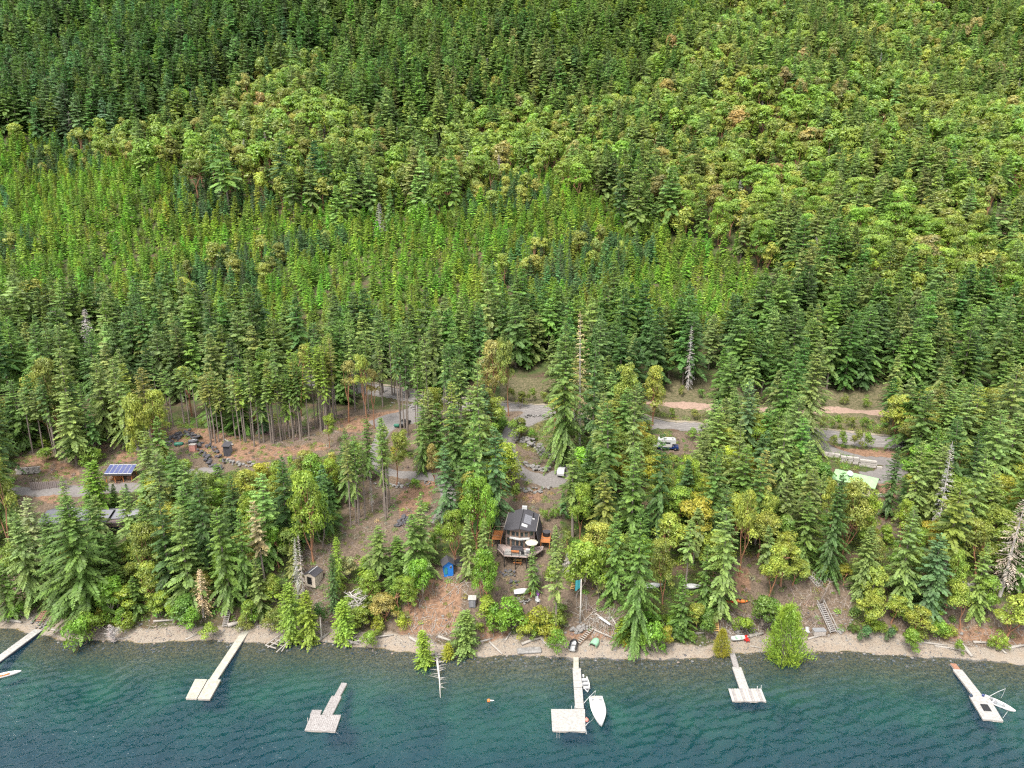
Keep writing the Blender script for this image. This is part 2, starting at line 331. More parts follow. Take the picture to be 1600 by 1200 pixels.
Vb = Vw[edge].copy(); Vb[:, 2] = -17.0; q = np.arange(len(edge)); Fs = np.stack([edge, q + m0, (q + 1) % len(edge) + m0, np.roll(edge, -1)], -1)
# floor of the water body: a fan of quads closing the skirt
cx = m0 + len(edge); Vw = np.concatenate([Vw, Vb, [[0, -800, -17.0]]]); ev = q[::2]; Ff = np.stack([ev + m0, np.full(len(ev), cx), (ev + 2) % len(edge) + m0, (ev + 1) % len(edge) + m0], -1)
lake_o = link(bpy.data.objects.new('lake', np_mesh('lake', Vw, np.concatenate([Fw, Fs, Ff]), water_material(), True)))
tag(lake_o, kind='structure', label='dark teal rippled lake water, clear and brown over the shallows')
# ---------------------------------------------------------------- tree builders (numpy)
def quads(C, A, B):
    """n quads centred C with half vectors A, B (diamond: points at +-A, +-B)"""
    V = np.stack([C - A, C + B, C + A, C - B], 1).reshape(-1, 3)
    return V, np.arange(len(V)).reshape(-1, 4)
def fir_crown(seed, H=20.0, R=3.6, base=.06, step=.5, nb=6, tw=.42, width=.17, sparse=0.0, droop=.28, twlen=1.0, shape=.85, vn=.16, tilt=.3, out=.75):
    r = np.random.default_rng(seed)
    Cs, As, Bs, vs = [], [], [], []
    h = H * base; az = 0.0
    lop = r.uniform(0, 2 * np.pi); lopk = r.uniform(0, .22)
    while h < H * .985:
        t = (h - H * base) / (H * (1 - base))
        Lmax = R * ((1 - t) ** shape) * min(1.0, .45 + t * 4.0) + .18
        for k in range(nb):
            if r.random() < sparse * (1.15 - t): continue
            az += 2.399 + r.normal(0, .25)
            L = Lmax * r.uniform(.62, 1.12) * (1 + lopk * np.cos(az - lop)); bv = r.uniform(.2, .8)
            hh = h + r.uniform(-.5, .5) * step
            dx, dy = np.cos(az), np.sin(az)
            slope = .35 * t - droop * (1 - t) + r.normal(0, .07)
            m = max(2, int(L / tw)); f = (np.arange(m) + r.uniform(.3, .7)) / m
            d = f * L
            cz = hh + d * slope - .055 * d * d * (1 - t) + .02 * d ** 2 * t
            ctr = np.stack([dx * d, dy * d, cz], 1)
            for sgn in (-1, 1):
                l = (0.30 + .42 * (L - d)) * r.uniform(.6, 1.15, m) * twlen
                l = np.minimum(l, .95 * twlen)
                ang = r.uniform(.65, 1.05, m) * sgn
                ax = dx * np.cos(ang) - dy * np.sin(ang); ay = dx * np.sin(ang) + dy * np.cos(ang)
                az_ = slope * .6 - r.uniform(.05, .5, m)
                A = np.stack([ax, ay, az_], 1); A /= np.linalg.norm(A, axis=1)[:, None]; A *= (l / 2)[:, None]
                Nn = np.stack([r.normal(0, tilt, m) + dx * out, r.normal(0, tilt, m) + dy * out, np.full(m, .8)], 1)
                B = np.cross(Nn, A); B /= np.linalg.norm(B, axis=1)[:, None] + 1e-9; B *= (width * r.uniform(.75, 1.3, m))[:, None]
                Cs.append(ctr + A); As.append(A); Bs.append(B); vs.append(np.clip(bv + r.normal(0, vn, m), 0, 1))
            tip = np.array([[dx * L, dy * L, hh + L * slope - .055 * L * L * (1 - t)]])
            A = np.array([[dx, dy, slope - .1]]) * .28; B = np.array([[-dy, dx, 0]]) * width
            Cs.append(tip); As.append(A); Bs.append(B); vs.append(np.array([min(1, bv + .2)]))
        h += step * (.75 + .5 * (1 - t))
    # leader
    for k in range(5):
        a = k * 1.3; Cs.append(np.array([[0, 0, H * .985 + .02]])); As.append(np.array([[.04 * np.cos(a), .04 * np.sin(a), .42]])); Bs.append(np.array([[.09 * np.sin(a), -.09 * np.cos(a), 0]])); vs.append(np.array([.6]))
    C = np.concatenate(Cs); A = np.concatenate(As); B = np.concatenate(Bs); v = np.repeat(np.concatenate(vs), 4)
    V, Fq = quads(C, A, B); return V, Fq, v
def dome_leaves(r, c, rad, n, size, flat=.75, below=.25, jt=.42):
    u = r.normal(0, 1, (n, 3)); u /= np.linalg.norm(u, axis=1)[:, None]
    neg = (u[:, 2] < 0) & (r.random(n) > below); u[neg, 2] *= -1
    P = c + u * rad * np.array([1, 1, flat]) * r.uniform(.72, 1.06, n)[:, None]
    Nn = u * np.array([1, 1, 1.15]) + r.normal(0, jt, (n, 3)); Nn /= np.linalg.norm(Nn, axis=1)[:, None]
    T = np.cross(Nn, r.normal(0, 1, (n, 3))); T /= np.linalg.norm(T, axis=1)[:, None] + 1e-9
    s = size * r.uniform(.7, 1.35, n)
    A = T * s[:, None]; B = np.cross(Nn, T) * (s * .55)[:, None]
    return P, A, B
def arb_tree(seed, H=12.0, W=4.2, clumps=26, per=120, size=.21, base=.35, stems=3, flat=.7, cr=(.9, 1.5), jt=.42):
    r = np.random.default_rng(seed); mb = MB(); Cs, As, Bs, vs = [], [], [], []
    lean = r.normal(0, .08, 2) * H; fork = np.array([lean[0] * .3, lean[1] * .3, H * base * .6])
    if H > 5: mb.tube([(0, 0, -.6), (lean[0] * .12, lean[1] * .12, H * base * .3), fork], [.022 * H, .018 * H, .015 * H], 6, False)
    k = 0; tips = []
    for i in range(stems):
        a = 2 * np.pi * i / stems + r.uniform(-.5, .5); rr = W * r.uniform(.18, .4)
        q = fork + np.array([np.cos(a) * rr, np.sin(a) * rr, H * r.uniform(.22, .34)])
        mid = (fork + q) / 2 + r.normal(0, .25, 3)
        mb.tube([fork, mid, q], [.012 * H, .010 * H, .0085 * H], 5, False)
        for j in range(max(1, clumps // stems)):
            a2 = a + r.normal(0, 1.0); r2 = W * np.sqrt(r.uniform(.02, 1)) * .82
            tz = H * (base + (1 - base) * r.uniform(.12, .93) ** .75); lim = 1 - ((tz / H - base) / (1 - base)) ** 2.2 * .75
            e = np.array([np.cos(a2) * r2 * lim + lean[0], np.sin(a2) * r2 * lim + lean[1], tz])
            if j % 2 == 0: mb.tube([q, (q + e) / 2 + r.normal(0, .2, 3), e], [.007 * H, .005 * H, .002 * H], 4, False)
            tips.append(e)
    for e in tips:
        rad = r.uniform(*cr); cv = r.uniform(.15, .85)
        P, A, B = dome_leaves(r, e, rad, per, size, flat, jt=jt)
        Cs.append(P); As.append(A); Bs.append(B); vs.append(np.clip(cv + r.normal(0, .17, per), 0, 1))
    C = np.concatenate(Cs); V, Fq = quads(C, np.concatenate(As), np.concatenate(Bs))
    return V, Fq, np.repeat(np.concatenate(vs), 4), mb
def trunk_mesh(seed, H, top=.97, r0=None, stubs=0, mat='bark'):
    r = np.random.default_rng(seed); mb = MB(); r0 = r0 or .0115 * H + .05
    mb.tube([(0, 0, -.8), (r.normal(0, .03), r.normal(0, .03), H * .25), (r.normal(0, .06), r.normal(0, .06), H * .6), (0, 0, H * top)], [r0 * 1.15, r0 * .85, r0 * .55, .03], 7, False)
    for i in range(stubs):
        h = H * r.uniform(.15, .75); a = r.uniform(0, 6.28); l = r.uniform(.4, 1.6)
        mb.tube([(0, 0, h), (math.cos(a) * l, math.sin(a) * l, h - .15 * l)], [.035, .012], 3, False)
    return mb.mesh('trunk', M[mat], True)
def crown_mesh(name, data, mat):
    V, Fq, v = data[:3]; return np_mesh(name, V, Fq, M[mat], False, {'v': ('FLOAT', 'POINT', v.astype(np.float32))})
KINDS = {}
def reg(kind, crown, trunk, H, R): KINDS.setdefault(kind, []).append((crown, trunk, H, R))
for s in range(7):
    reg('F', crown_mesh('fir_crown', fir_crown(100 + s, 20, [5.2, 4.5, 5.6, 4.9, 4.2, 5.3, 4.7][s], [.05, .1, .04, .16, .08, .12, .2][s], .82, 6, tw=.27, width=.17, sparse=[0, .12, .05, .2, 0, .25, .1][s], droop=[.40, .5, .35, .45, .55, .45, .38][s], shape=[.85, .68, .95, .75, .6, .85, .7][s]), 'needle'), trunk_mesh(s, 20, stubs=6), 20, 3.5)
for s in range(3):      # broad old fir with long fine boughs
    reg('G', crown_mesh('fir_crown', fir_crown(150 + s, 20, [6.2, 5.6, 6.6][s], .04, .62, 9, tw=.24, width=.13, sparse=.08, droop=[.4, .5, .45][s], shape=[.8, .7, .9][s], twlen=.85, vn=.2), 'needle'), trunk_mesh(30 + s, 20, stubs=4), 20, 5.3)
for s in range(4):
    reg('H', crown_mesh('fir_crown', fir_crown(200 + s, 20, [3.7, 3.4, 4.0, 3.6][s], [.38, .48, .33, .42][s], .8, 6, tw=.3, width=.19, sparse=[.15, .3, .2, .1][s], shape=.7), 'needle'), trunk_mesh(40 + s, 20, stubs=14), 20, 3.5)
for s in range(4):
    reg('P', crown_mesh('fir_crown', fir_crown(300 + s, 20, [2.3, 2.0, 2.5, 2.1][s], [.58, .66, .55, .62][s], .75, 6, tw=.3, width=.18, sparse=.25, shape=.6), 'needle'), trunk_mesh(60 + s, 20, stubs=16, r0=.2), 20, 2.3)
for s in range(3):      # feathery cedar with soft upright sprays
    reg('Y', crown_mesh('cedar_crown', fir_crown(400 + s, 12, [2.8, 2.4, 2.6][s], .01, .34, 8, tw=.34, width=.14, droop=.5, twlen=.8, shape=.6), 'needle'), trunk_mesh(80 + s, 12), 12, 2.7)
for s in range(4):      # dead conifer, thin grey twigs
    reg('S', crown_mesh('dead_branches', fir_crown(500 + s, 16, [2.6, 3.0, 2.2, 2.8][s], [.2, .1, .3, .15][s], .5, 5, tw=.34, width=.06, sparse=.1, droop=.45), 'twig'), trunk_mesh(90 + s, 16, mat='grey_wood'), 16, 2.7)
for s in range(6):
    d = arb_tree(600 + s, 12, [3.9, 3.5, 4.3, 3.4, 3.9, 3.1][s], [40, 34, 46, 32, 44, 28][s], 120, .19, [.2, .28, .18, .32, .14, .38][s], [3, 2, 4, 3, 3, 2][s])
    reg('A', crown_mesh('arbutus_crown', d, 'leaf'), d[3].mesh('trunk', M['arb_bark'], True), 12, 3.9)
for s in range(3):      # umbrella-topped arbutus on long bare orange stems
    d = arb_tree(650 + s, 14, [3.0, 2.6, 3.3][s], [14, 12, 16][s], 120, .20, [.58, .62, .55][s], 3)
    reg('U', crown_mesh('arbutus_crown', d, 'leaf'), d[3].mesh('trunk', M['arb_bark'], True), 14, 3.0)
for s in range(4):      # maple-like round broadleaf, greener
    d = arb_tree(700 + s, 9, [3.3, 3.6, 3.0, 3.4][s], 26, 150, .22, .15, 3, .85, (.9, 1.4))
    reg('M', crown_mesh('broadleaf_crown', d, 'leaf'), d[3].mesh('trunk', M['bark'], True), 9, 3.5)
for s in range(5):      # low bushes
    d = arb_tree(750 + s, 3.2, [1.7, 2.0, 1.5, 1.8, 1.6][s], 12, 90, .13, .05, 2, .85, (.5, .85))
    reg('B', crown_mesh('bush_crown', d, 'leaf'), d[3].mesh('stems', M['bark'], True), 3.2, 1.8)
for s in range(2):      # willow: long drooping thin leaves
    r = np.random.default_rng(800 + s); n = 4200; a = r.uniform(0, 6.28, n); q = r.uniform(0, 1, n) ** 1.15; rr = 3.1 * np.sqrt(r.uniform(.12, 1, n)) * (1 + .22 * np.sin(5 * a + 11 * q + s) * np.cos(9 * q - 2 * a)) * (.15 + (1 - q) ** .62) * np.minimum(1, .55 + 2 * q) * .95 * (1 + .14 * np.sin(3 * a + 2 * q) + .10 * np.sin(7 * a + 9 * q))
    P = np.stack([np.cos(a) * rr, np.sin(a) * rr, .15 + q * 4.6 + r.normal(0, .18, n)], 1); A = np.stack([np.cos(a) * .6, np.sin(a) * .6, r.uniform(-.3, 1.0, n)], 1) + r.normal(0, .3, (n, 3)); A /= np.linalg.norm(A, axis=1)[:, None]
    B = np.cross(A, r.normal(0, 1, (n, 3))); B /= np.linalg.norm(B, axis=1)[:, None]; V, Fq = quads(P, A * .24, B * .055)
    mb = MB(); [mb.tube([(0, 0, -.3), (math.cos(i) * .6, math.sin(i) * .6, 2), (math.cos(i) * 1.2, math.sin(i) * 1.2, 3.6)], [.07, .05, .02], 4, False) for i in range(6)]
    reg('W', crown_mesh('willow_crown', (V, Fq, np.repeat(r.uniform(.2, .9, n), 4)), 'leaf'), mb.mesh('stems', M['bark'], True), 4.7, 2.9)
# lighter versions for the far slopes, trunk and crown in one mesh with two materials
FAR = {}
def reg_far(kind, data, tr, H, bark):
    V, Fq, v = data[:3]; n = len(V); tv = np.array(tr.v); tf = np.array([f for f in tr.f if len(f) == 4]) + n
    me = np_mesh('far_tree', np.concatenate([V, tv]), np.concatenate([Fq, tf]), [M['needle' if kind in 'FPY' else ('twig' if kind == 'S' else 'leaf')], M[bark]], False,
                 {'v': ('FLOAT', 'POINT', np.concatenate([v, np.zeros(len(tv))]).astype(np.float32))})
    mi = np.zeros(len(Fq) + len(tf), np.int32); mi[len(Fq):] = 1; me.polygons.foreach_set('material_index', mi)
    FAR.setdefault(kind, []).append((me, H))
def straight(H, r0): mb = MB(); mb.tube([(0, 0, -.8), (0, 0, H * .5), (0, 0, H * .96)], [r0, r0 * .6, .03], 5, False); return mb
for s in range(6): reg_far('F', fir_crown(900 + s, 20, [5.4, 4.7, 5.9, 5.1, 4.4, 5.5][s], [.08, .2, .05, .3, .12, .4][s], .95, 6, tw=.5, width=.32, sparse=[0, .15, .1, .2, .05, .3][s], twlen=1.35, vn=.05, tilt=.18, droop=.42, shape=[.8, .9, .7, .95, .75, 1.05][s], out=1.0), straight(20, .24), 20, 'bark')
for s in range(4): reg_far('Y', fir_crown(940 + s, 10, [3.1, 2.7, 3.4, 2.9][s], .02, .62, 6, tw=.42, width=.26, droop=.2 + .1 * (s % 2), twlen=.8, shape=.9, vn=.06, tilt=.2, out=1.1), straight(10, .12), 10, 'bark')
for s in range(6):
    d = arb_tree(960 + s, 12, [3.5, 3.0, 4.1, 2.8, 3.4, 2.5][s], [20, 17, 24, 14, 22, 12][s], 70, .38, [.2, .3, .22, .4, .15, .45][s], 3, 1.0, (1.1, 2.0), .24)
    d = (d[0], d[1], .5 + (d[2] - .5) * .5, d[3])
    reg_far('A', d, d[3], 12, 'arb_bark')
for s in range(2): reg_far('S', fir_crown(990 + s, 16, 2.5, .15, .6, 5, tw=.5, width=.07, sparse=.2, droop=.4), straight(16, .2), 16, 'grey_wood')

TINT = dict(dk=(.062, .122, .030), md=(.100, .172, .036), lt=(.155, .220, .060), yg=(.172, .252, .036), bl=(.082, .155, .058), br=(.130, .240, .030), ye=(.24, .26, .036),
            ol=(.175, .205, .048), org=(.225, .205, .072), tan=(.33, .26, .15), gy=(.24, .225, .215), br2=(.185, .155, .14), ay=(.225, .275, .055), ag=(.155, .240, .038), pale=(.23, .26, .115))
TREES = []      # every tree: kind, x, y, z, height, width factor, rotation, tint, individually placed?
def plant(kind, x, y, h, wf=1.0, tint=(.05, .1, .03), hero=False, rot=None, note=None):
    TREES.append(dict(k=kind, x=x, y=y, z=Z(x, y) if not hasattr(y, 'z') else 0, h=h, wf=wf, rot=random.uniform(0, 6.28) if rot is None else rot, tint=tint, hero=hero, note=note))
def jit(c, a=.10):
    m = 1 + random.uniform(-a, a) * 1.9; return tuple(max(.004, v * m * (1 + random.uniform(-a, a))) for v in c)
def hero(kind, u, vb, vt, hw, tint):
    p = G(u, vb); d = ray(u, vt); t = p.y / d[1]; top = CAM_H + d[2] * t; h = max(1.0, top - p.z)
    dep = p.y * CP - (p.z - CAM_H) * SP; wm = hw * dep / FOC
    k = KINDS[kind][0]; R = np.mean([q[3] for q in KINDS[kind]]); wf = (wm / R) / (h / k[2])
    plant(kind, p.x, p.y, h, min(2.2, max(.45, wf)), jit(TINT[tint], .06), True)
HERO = """
A 22 880 700 26 ol;G 55 945 800 38 lt;G 100 960 800 40 md;G 145 965 772 64 md;M 180 968 905 30 br;B 170 975 948 20 br;B 128 1010 965 28 br;B 150 996 955 25 yg;B 112 992 968 16 pale
S 178 1004 975 10 gy;A 232 925 820 30 ol;A 245 945 878 26 ay;F 300 950 800 34 lt;F 268 930 775 28 dk;S 318 965 888 18 tan;B 300 990 955 18 br;B 326 1003 978 16 yg;F 362 950 790 30 md;F 330 900 745 24 dk
H 415 915 785 22 tan;A 437 890 820 22 br;A 490 880 735 32 yg;F 450 850 712 26 dk;A 420 775 720 24 ye;A 485 770 705 28 ol;A 520 780 715 20 yg;Y 455 1000 910 26 yg;Y 487 1004 925 22 yg;B 430 988 958 18 ol
S 466 935 838 7 gy;S 475 938 836 8 gy;S 470 930 850 6 gy;Y 522 955 865 15 dk;Y 528 920 840 14 yg;M 545 905 870 18 pale;Y 540 1003 940 26 yg;B 575 1015 985 16 yg;A 603 972 930 26 org;A 580 950 895 24 ag;M 655 950 878 24 br;A 622 965 905 24 ag
F 592 905 822 26 lt;F 648 905 800 26 md;F 662 895 775 24 lt;F 622 895 838 22 md;Y 664 1046 985 20 yg;Y 728 1018 955 28 lt;Y 700 1030 1005 18 ye;F 732 905 802 15 lt;F 758 905 812 17 lt;A 755 955 860 24 br;A 745 860 748 30 br;A 762 880 762 20 br
A 712 880 800 22 ag;F 700 820 692 24 bl;F 775 818 668 30 bl;F 742 830 640 22 md;F 752 760 560 26 lt;B 800 985 940 28 br;B 770 990 950 22 br;B 845 990 955 26 ye;B 822 1000 975 18 ye;B 872 1025 990 18 br;B 868 995 960 20 yg
H 868 1000 862 24 lt;F 833 930 850 13 md;F 868 885 818 12 lt;S 887 895 862 10 gy;S 838 915 880 9 br2;M 900 935 850 34 ag;M 935 940 860 24 ag;F 960 935 800 26 md;G 992 1008 790 42 md;B 1015 1028 975 24 br;M 940 940 905 12 pale
Y 975 1003 965 20 yg;A 1035 945 840 24 ol;H 1070 930 812 20 lt;F 1062 995 905 22 md;A 1088 985 940 20 ay;F 1125 965 795 32 lt;F 1098 955 850 18 md;W 1126 1024 985 14 ye;M 1105 1000 955 16 md;A 1198 945 850 26 ay;A 1238 915 868 22 ay
W 1225 1034 950 32 yg;M 1192 990 935 26 md;B 1165 995 965 20 yg;A 1280 905 880 14 ag;A 1318 915 885 16 ye;G 1290 905 738 32 dk;F 1255 880 770 24 md;G 1345 935 822 32 lt;A 1316 870 748 32 ol;A 1352 880 772 22 yg;A 1296 850 745 18 ay;A 1358 985 920 28 ay;A 1392 975 930 22 ay
F 1405 935 790 30 lt;F 1476 890 788 24 dk;A 1475 960 862 20 ag;F 1522 960 848 22 lt;S 1562 932 772 30 br2;S 1462 850 695 17 gy;S 1532 950 890 18 gy;F 1592 930 825 28 md;A 1570 1000 930 38 ay;B 1348 1006 980 14 bl;B 1388 1004 983 12 bl
A 1425 1000 945 26 ay;M 1420 1020 985 18 ag;B 1460 1000 970 16 yg;B 1495 1022 1000 10 ag;B 1560 1020 990 16 yg
G 882 720 500 44 md;S 906 700 490 22 tan;F 925 730 530 24 dk;A 768 640 530 28 org;A 795 650 528 20 ol;A 985 675 568 26 ay;A 1020 665 572 22 ay;F 995 690 600 22 dk;G 1255 700 528 40 lt;F 1133 668 555 30 md;S 1075 610 510 10 gy
F 950 800 625 30 md;F 985 770 600 24 lt;F 935 760 610 22 lt;A 1075 805 712 24 yg;F 1110 850 700 28 md;F 1150 800 650 26 lt;F 1180 850 720 26 md;F 1025 850 680 24 dk;F 1215 800 640 22 lt;F 1090 760 655 20 lt;F 1230 730 610 18 md
M 812 640 612 12 ol;B 800 626 606 9 ol;B 830 628 608 9 ag;B 850 630 610 9 ol;B 1025 650 634 8 ol;B 1050 652 638 8 ag;B 1085 655 640 9 ol;B 1030 622 604 9 ag;B 1065 620 604 8 ol;B 1095 622 606 9 md;B 1285 668 652 8 ol;B 1305 672 650 9 ag;B 1330 670 652 9 ol;B 1352 672 652 9 ag;B 1285 636 618 8 md;B 1320 634 616 8 ol;B 1350 638 618 9 ag;A 1155 900 760 24 ay;A 1195 860 770 20 ay;F 985 860 700 30 md;A 905 850 750 22 ag;F 1395 640 590 12 yg;A 1400 690 618 28 ay;A 1450 690 608 32 pale;F 1500 720 590 30 md;F 1560 740 570 34 lt;F 1540 800 640 30 lt;F 1475 800 650 24 dk
F 1420 830 690 26 lt;F 1450 790 670 24 md;F 1590 840 690 24 md;F 1385 810 700 20 dk;F 1505 860 700 26 lt;A 1405 860 780 18 yg;F 1560 700 585 22 dk
M 232 740 622 24 ay;A 250 720 612 22 ay;F 240 770 672 22 lt;Y 157 810 722 30 br;F 112 850 745 16 lt;F 60 880 775 26 pale;F 10 760 600 24 dk;F 15 840 660 26 md;F 170 690 555 26 lt;A 100 700 560 26 ol;F 120 710 540 28 lt;F 40 700 590 24 md
A 60 660 580 22 ay;A 110 670 590 20 ag;B 150 728 700 20 ag;B 70 722 700 16 ag;B 25 700 660 24 md;B 110 725 690 22 dk;F 200 700 560 22 lt;A 370 640 580 16 org;U 470 650 540 14 ay;A 515 700 648 14 yg;U 300 650 570 16 ay;A 410 620 545 20 ag
F 325 840 735 22 lt;F 370 850 745 24 dk;F 295 880 760 26 md;A 350 800 750 22 ag;A 400 850 770 24 yg;F 345 790 725 20 md;F 545 790 668 18 md;F 575 750 655 20 md;A 620 760 672 20 ol;A 680 760 695 16 org;S 582 800 735 5 gy;F 660 740 630 16 md
F 540 770 690 14 dk;U 545 660 560 16 org;U 575 672 548 14 ay;U 585 670 575 12 org;A 892 800 712 15 yg;F 900 815 722 17 md;F 912 800 730 20 md;B 850 815 795 9 ag;B 868 812 790 10 br;B 805 690 660 20 ag;B 780 665 640 20 br;A 815 680 650 14 ol;B 830 690 672 10 br;B 665 800 785 10 ag;B 650 765 748 10 br
B 1300 700 678 9 ol;B 1316 700 675 11 ag;B 1336 702 673 11 ol;B 1356 704 676 11 ag;B 1080 688 670 10 ag;B 1100 684 668 9 ol;M 1365 960 890 22 ay;A 1500 985 905 24 ay;M 1540 960 900 20 ag;A 1440 930 865 22 yg;M 470 845 755 26 ag;M 440 800 725 22 yg;M 505 855 770 24 ag;A 560 730 690 16 ag;M 395 830 770 20 br;M 25 920 850 22 ag;A 85 905 850 20 yg;F 18 965 880 24 md;B 30 968 945 18 br;F 190 940 880 24 md;F 215 960 900 20 md;A 200 890 850 18 ag;M 250 965 930 22 ag;M 280 970 935 22 yg;F 345 900 850 18 md;B 395 975 950 18 br;F 385 940 800 22 md;F 410 960 870 18 lt;B 380 985 960 14 ol
F 570 900 870 14 yg;F 618 930 870 20 md;A 640 960 900 18 ag;M 590 1000 985 10 yg;B 500 985 945 14 dk;F 510 830 740 22 dk;F 480 850 760 26 dk;F 240 900 780 24 md;F 210 870 760 24 lt;F 180 905 832 20 md;F 255 850 745 20 lt;F 285 800 715 22 md
"""
def _heroes():
    for line in HERO.strip().splitlines():
        for it in line.split(';'):
            k, u, vb, vt, hw, t = it.split(); hero(k, float(u), float(vb), float(vt), float(hw), t)
_heroes()
# stands of tall thin firs whose bare trunks show
def stand(n, line, vt, tints, jx=10, jy=12, kind='P', hw=(11, 16)):
    for i in range(n):
        f = random.random() * (len(line) - 1); a = int(f); f -= a; a = min(a, len(line) - 2)
        u = line[a][0] * (1 - f) + line[a + 1][0] * f + random.uniform(-jx, jx); v = line[a][1] * (1 - f) + line[a + 1][1] * f - random.uniform(0, jy)
        hero(kind if random.random() < .8 else 'H', u, v, v - random.uniform(*vt), random.uniform(*hw), random.choice(tints))
stand(34, [(400, 700), (450, 690), (500, 680), (530, 655), (610, 642)], (95, 140), ['lt', 'md', 'yg', 'ol'])
stand(22, [(320, 695), (400, 695), (470, 690)], (90, 125), ['lt', 'ag', 'md', 'ol'])
stand(16, [(625, 690), (650, 705), (725, 705)], (120, 175), ['lt', 'md', 'dk'], 6, 20)
stand(12, [(160, 660), (215, 665), (310, 670)], (80, 120), ['lt', 'md', 'dk'])
stand(12, [(15, 705), (90, 715), (140, 712)], (85, 130), ['md', 'dk', 'lt'])
stand(13, [(538, 835), (560, 830), (600, 822), (608, 800)], (115, 150), ['lt', 'md', 'ol'], 7, 25)
stand(9, [(560, 616), (620, 628), (650, 634)], (90, 130), ['lt', 'md'], 8, 14)
stand(10, [(500, 640), (545, 622), (560, 620)], (95, 130), ['md', 'dk'], 8, 14)
# what must stay in view: no filler tree may stand in front of it
CLEAR = [[(25, 705), (60, 708), (125, 732), (165, 728), (170, 700), (185, 688), (206, 690), (215, 715), (216, 750), (180, 752), (150, 748), (112, 750), (108, 795), (60, 800), (28, 775)],
         [(257, 675), (300, 662), (345, 688), (400, 695), (480, 688), (520, 672), (528, 645), (600, 638), (655, 640), (650, 662), (600, 676), (560, 684), (500, 704), (440, 714), (405, 726), (340, 738), (285, 718), (262, 700)],
         [(70, 812), (95, 800), (102, 820), (76, 832)], [(160, 800), (202, 805), (200, 822), (218, 850), (195, 850), (170, 818)], [(588, 715), (620, 735), (690, 742), (704, 775), (695, 800), (655, 835), (610, 868), (565, 888), (540, 860), (545, 800), (562, 745)],
         [(520, 596), (655, 613), (655, 645), (540, 640)], [(770, 600), (850, 603), (850, 680), (870, 690), (878, 762), (850, 792), (818, 765), (812, 690), (795, 680), (780, 640)],
         [(775, 788), (866, 788), (868, 850), (860, 885), (845, 892), (775, 885)], [(1020, 676), (1075, 672), (1085, 705), (1040, 710), (1018, 702)], [(1022, 608), (1100, 612), (1100, 672), (1025, 667)],
         [(1270, 612), (1372, 614), (1372, 690), (1402, 706), (1395, 745), (1375, 750), (1300, 740), (1270, 670)], [(1296, 718), (1356, 730), (1352, 762), (1310, 760)], [(1366, 752), (1398, 752), (1396, 800), (1366, 820)],
         [(780, 890), (800, 900), (845, 912), (846, 945), (800, 950), (772, 930)], [(888, 895), (912, 890), (950, 925), (965, 985), (978, 1010), (870, 1012), (885, 960)],
         [(1146, 882), (1176, 882), (1172, 935), (1150, 955), (1190, 980), (1190, 1010), (1108, 1010), (1110, 958), (1136, 933)], [(1228, 912), (1312, 912), (1316, 965), (1325, 1010), (1250, 1010), (1248, 960), (1222, 930)],
         [(476, 878), (522, 862), (522, 950), (500, 968), (486, 925)], [(684, 860), (728, 852), (730, 900), (738, 960), (722, 1005), (640, 1000), (640, 960), (682, 935), (684, 905)], [(342, 930), (372, 930), (368, 990), (340, 990)],
         [(1008, 905), (1100, 905), (1100, 924), (1008, 926)], [(0, 865), (20, 865), (20, 905), (0, 905)], [(730, 925), (746, 925), (746, 950), (730, 950)]]
ROADS_PX = [[(500, 596), (640, 614), (860, 634), (1050, 655), (1170, 662), (1400, 684), (1400, 705), (1170, 682), (1040, 676), (850, 652), (640, 636), (500, 614)], [(990, 622), (1100, 628), (1400, 634), (1700, 645), (1700, 662), (1400, 655), (1100, 645), (990, 640)]]
def blocked(x, y, z, h, rm):
    """does this tree's outline cover something that the photo leaves in view (vectorised)"""
    bad = np.zeros(len(x), bool)
    for f, wf in ((0.02, .1), (.2, 1), (.4, .9), (.6, .7), (.8, .45), (1.0, .1)):
        for sx in (-1, 0, 1):
            u, v = proj(x + sx * rm * wf, y, z + h * f)
            for p in CLEAR: bad |= inpoly(u, v, p)
    u, v = proj(x, y, z)
    for p in ROADS_PX: bad |= inpoly(u, v, p)
    return bad
def scatter_grid(y0, y1, sp, half):
    pts = []
    y = y0
    while y < y1:
        hw = half(y); n = int(2 * hw / sp) + 1; xx = np.linspace(-hw, hw, n) + RNG.uniform(-.48, .48, n) * sp; pts.append(np.stack([xx, y + RNG.uniform(-.48, .48, n) * sp], 1)); y += sp
    return np.concatenate(pts)
# near slope, between the houses
P = scatter_grid(104, 192, 4.2, lambda y: .76 * y + 14)
s = P[:, 1] - shore(P[:, 0]); P = P[s > 8]; zz = height(P[:, 0], P[:, 1]); uu, vv = proj(P[:, 0], P[:, 1], zz)
hx = np.array([[t['x'], t['y'], t['h'] * .10] for t in TREES])
kk = RNG.choice(['F', 'H', 'A', 'M', 'B'], len(P), p=[.36, .12, .32, .08, .12])
hh = np.where(kk == 'F', RNG.uniform(11, 22, len(P)), np.where(kk == 'H', RNG.uniform(15, 22, len(P)), np.where(kk == 'A', RNG.uniform(8, 13, len(P)), np.where(kk == 'M', RNG.uniform(6, 10, len(P)), RNG.uniform(1.8, 3.5, len(P))))))
rr_ = np.where(kk == 'F', hh * .18, np.where(kk == 'H', hh * .15, np.where(kk == 'A', hh * .32, np.where(kk == 'M', hh * .38, hh * .55))))
bad = blocked(P[:, 0], P[:, 1], zz, hh, rr_)
low = blocked(P[:, 0], P[:, 1], zz, hh * .45, rr_ * .6)
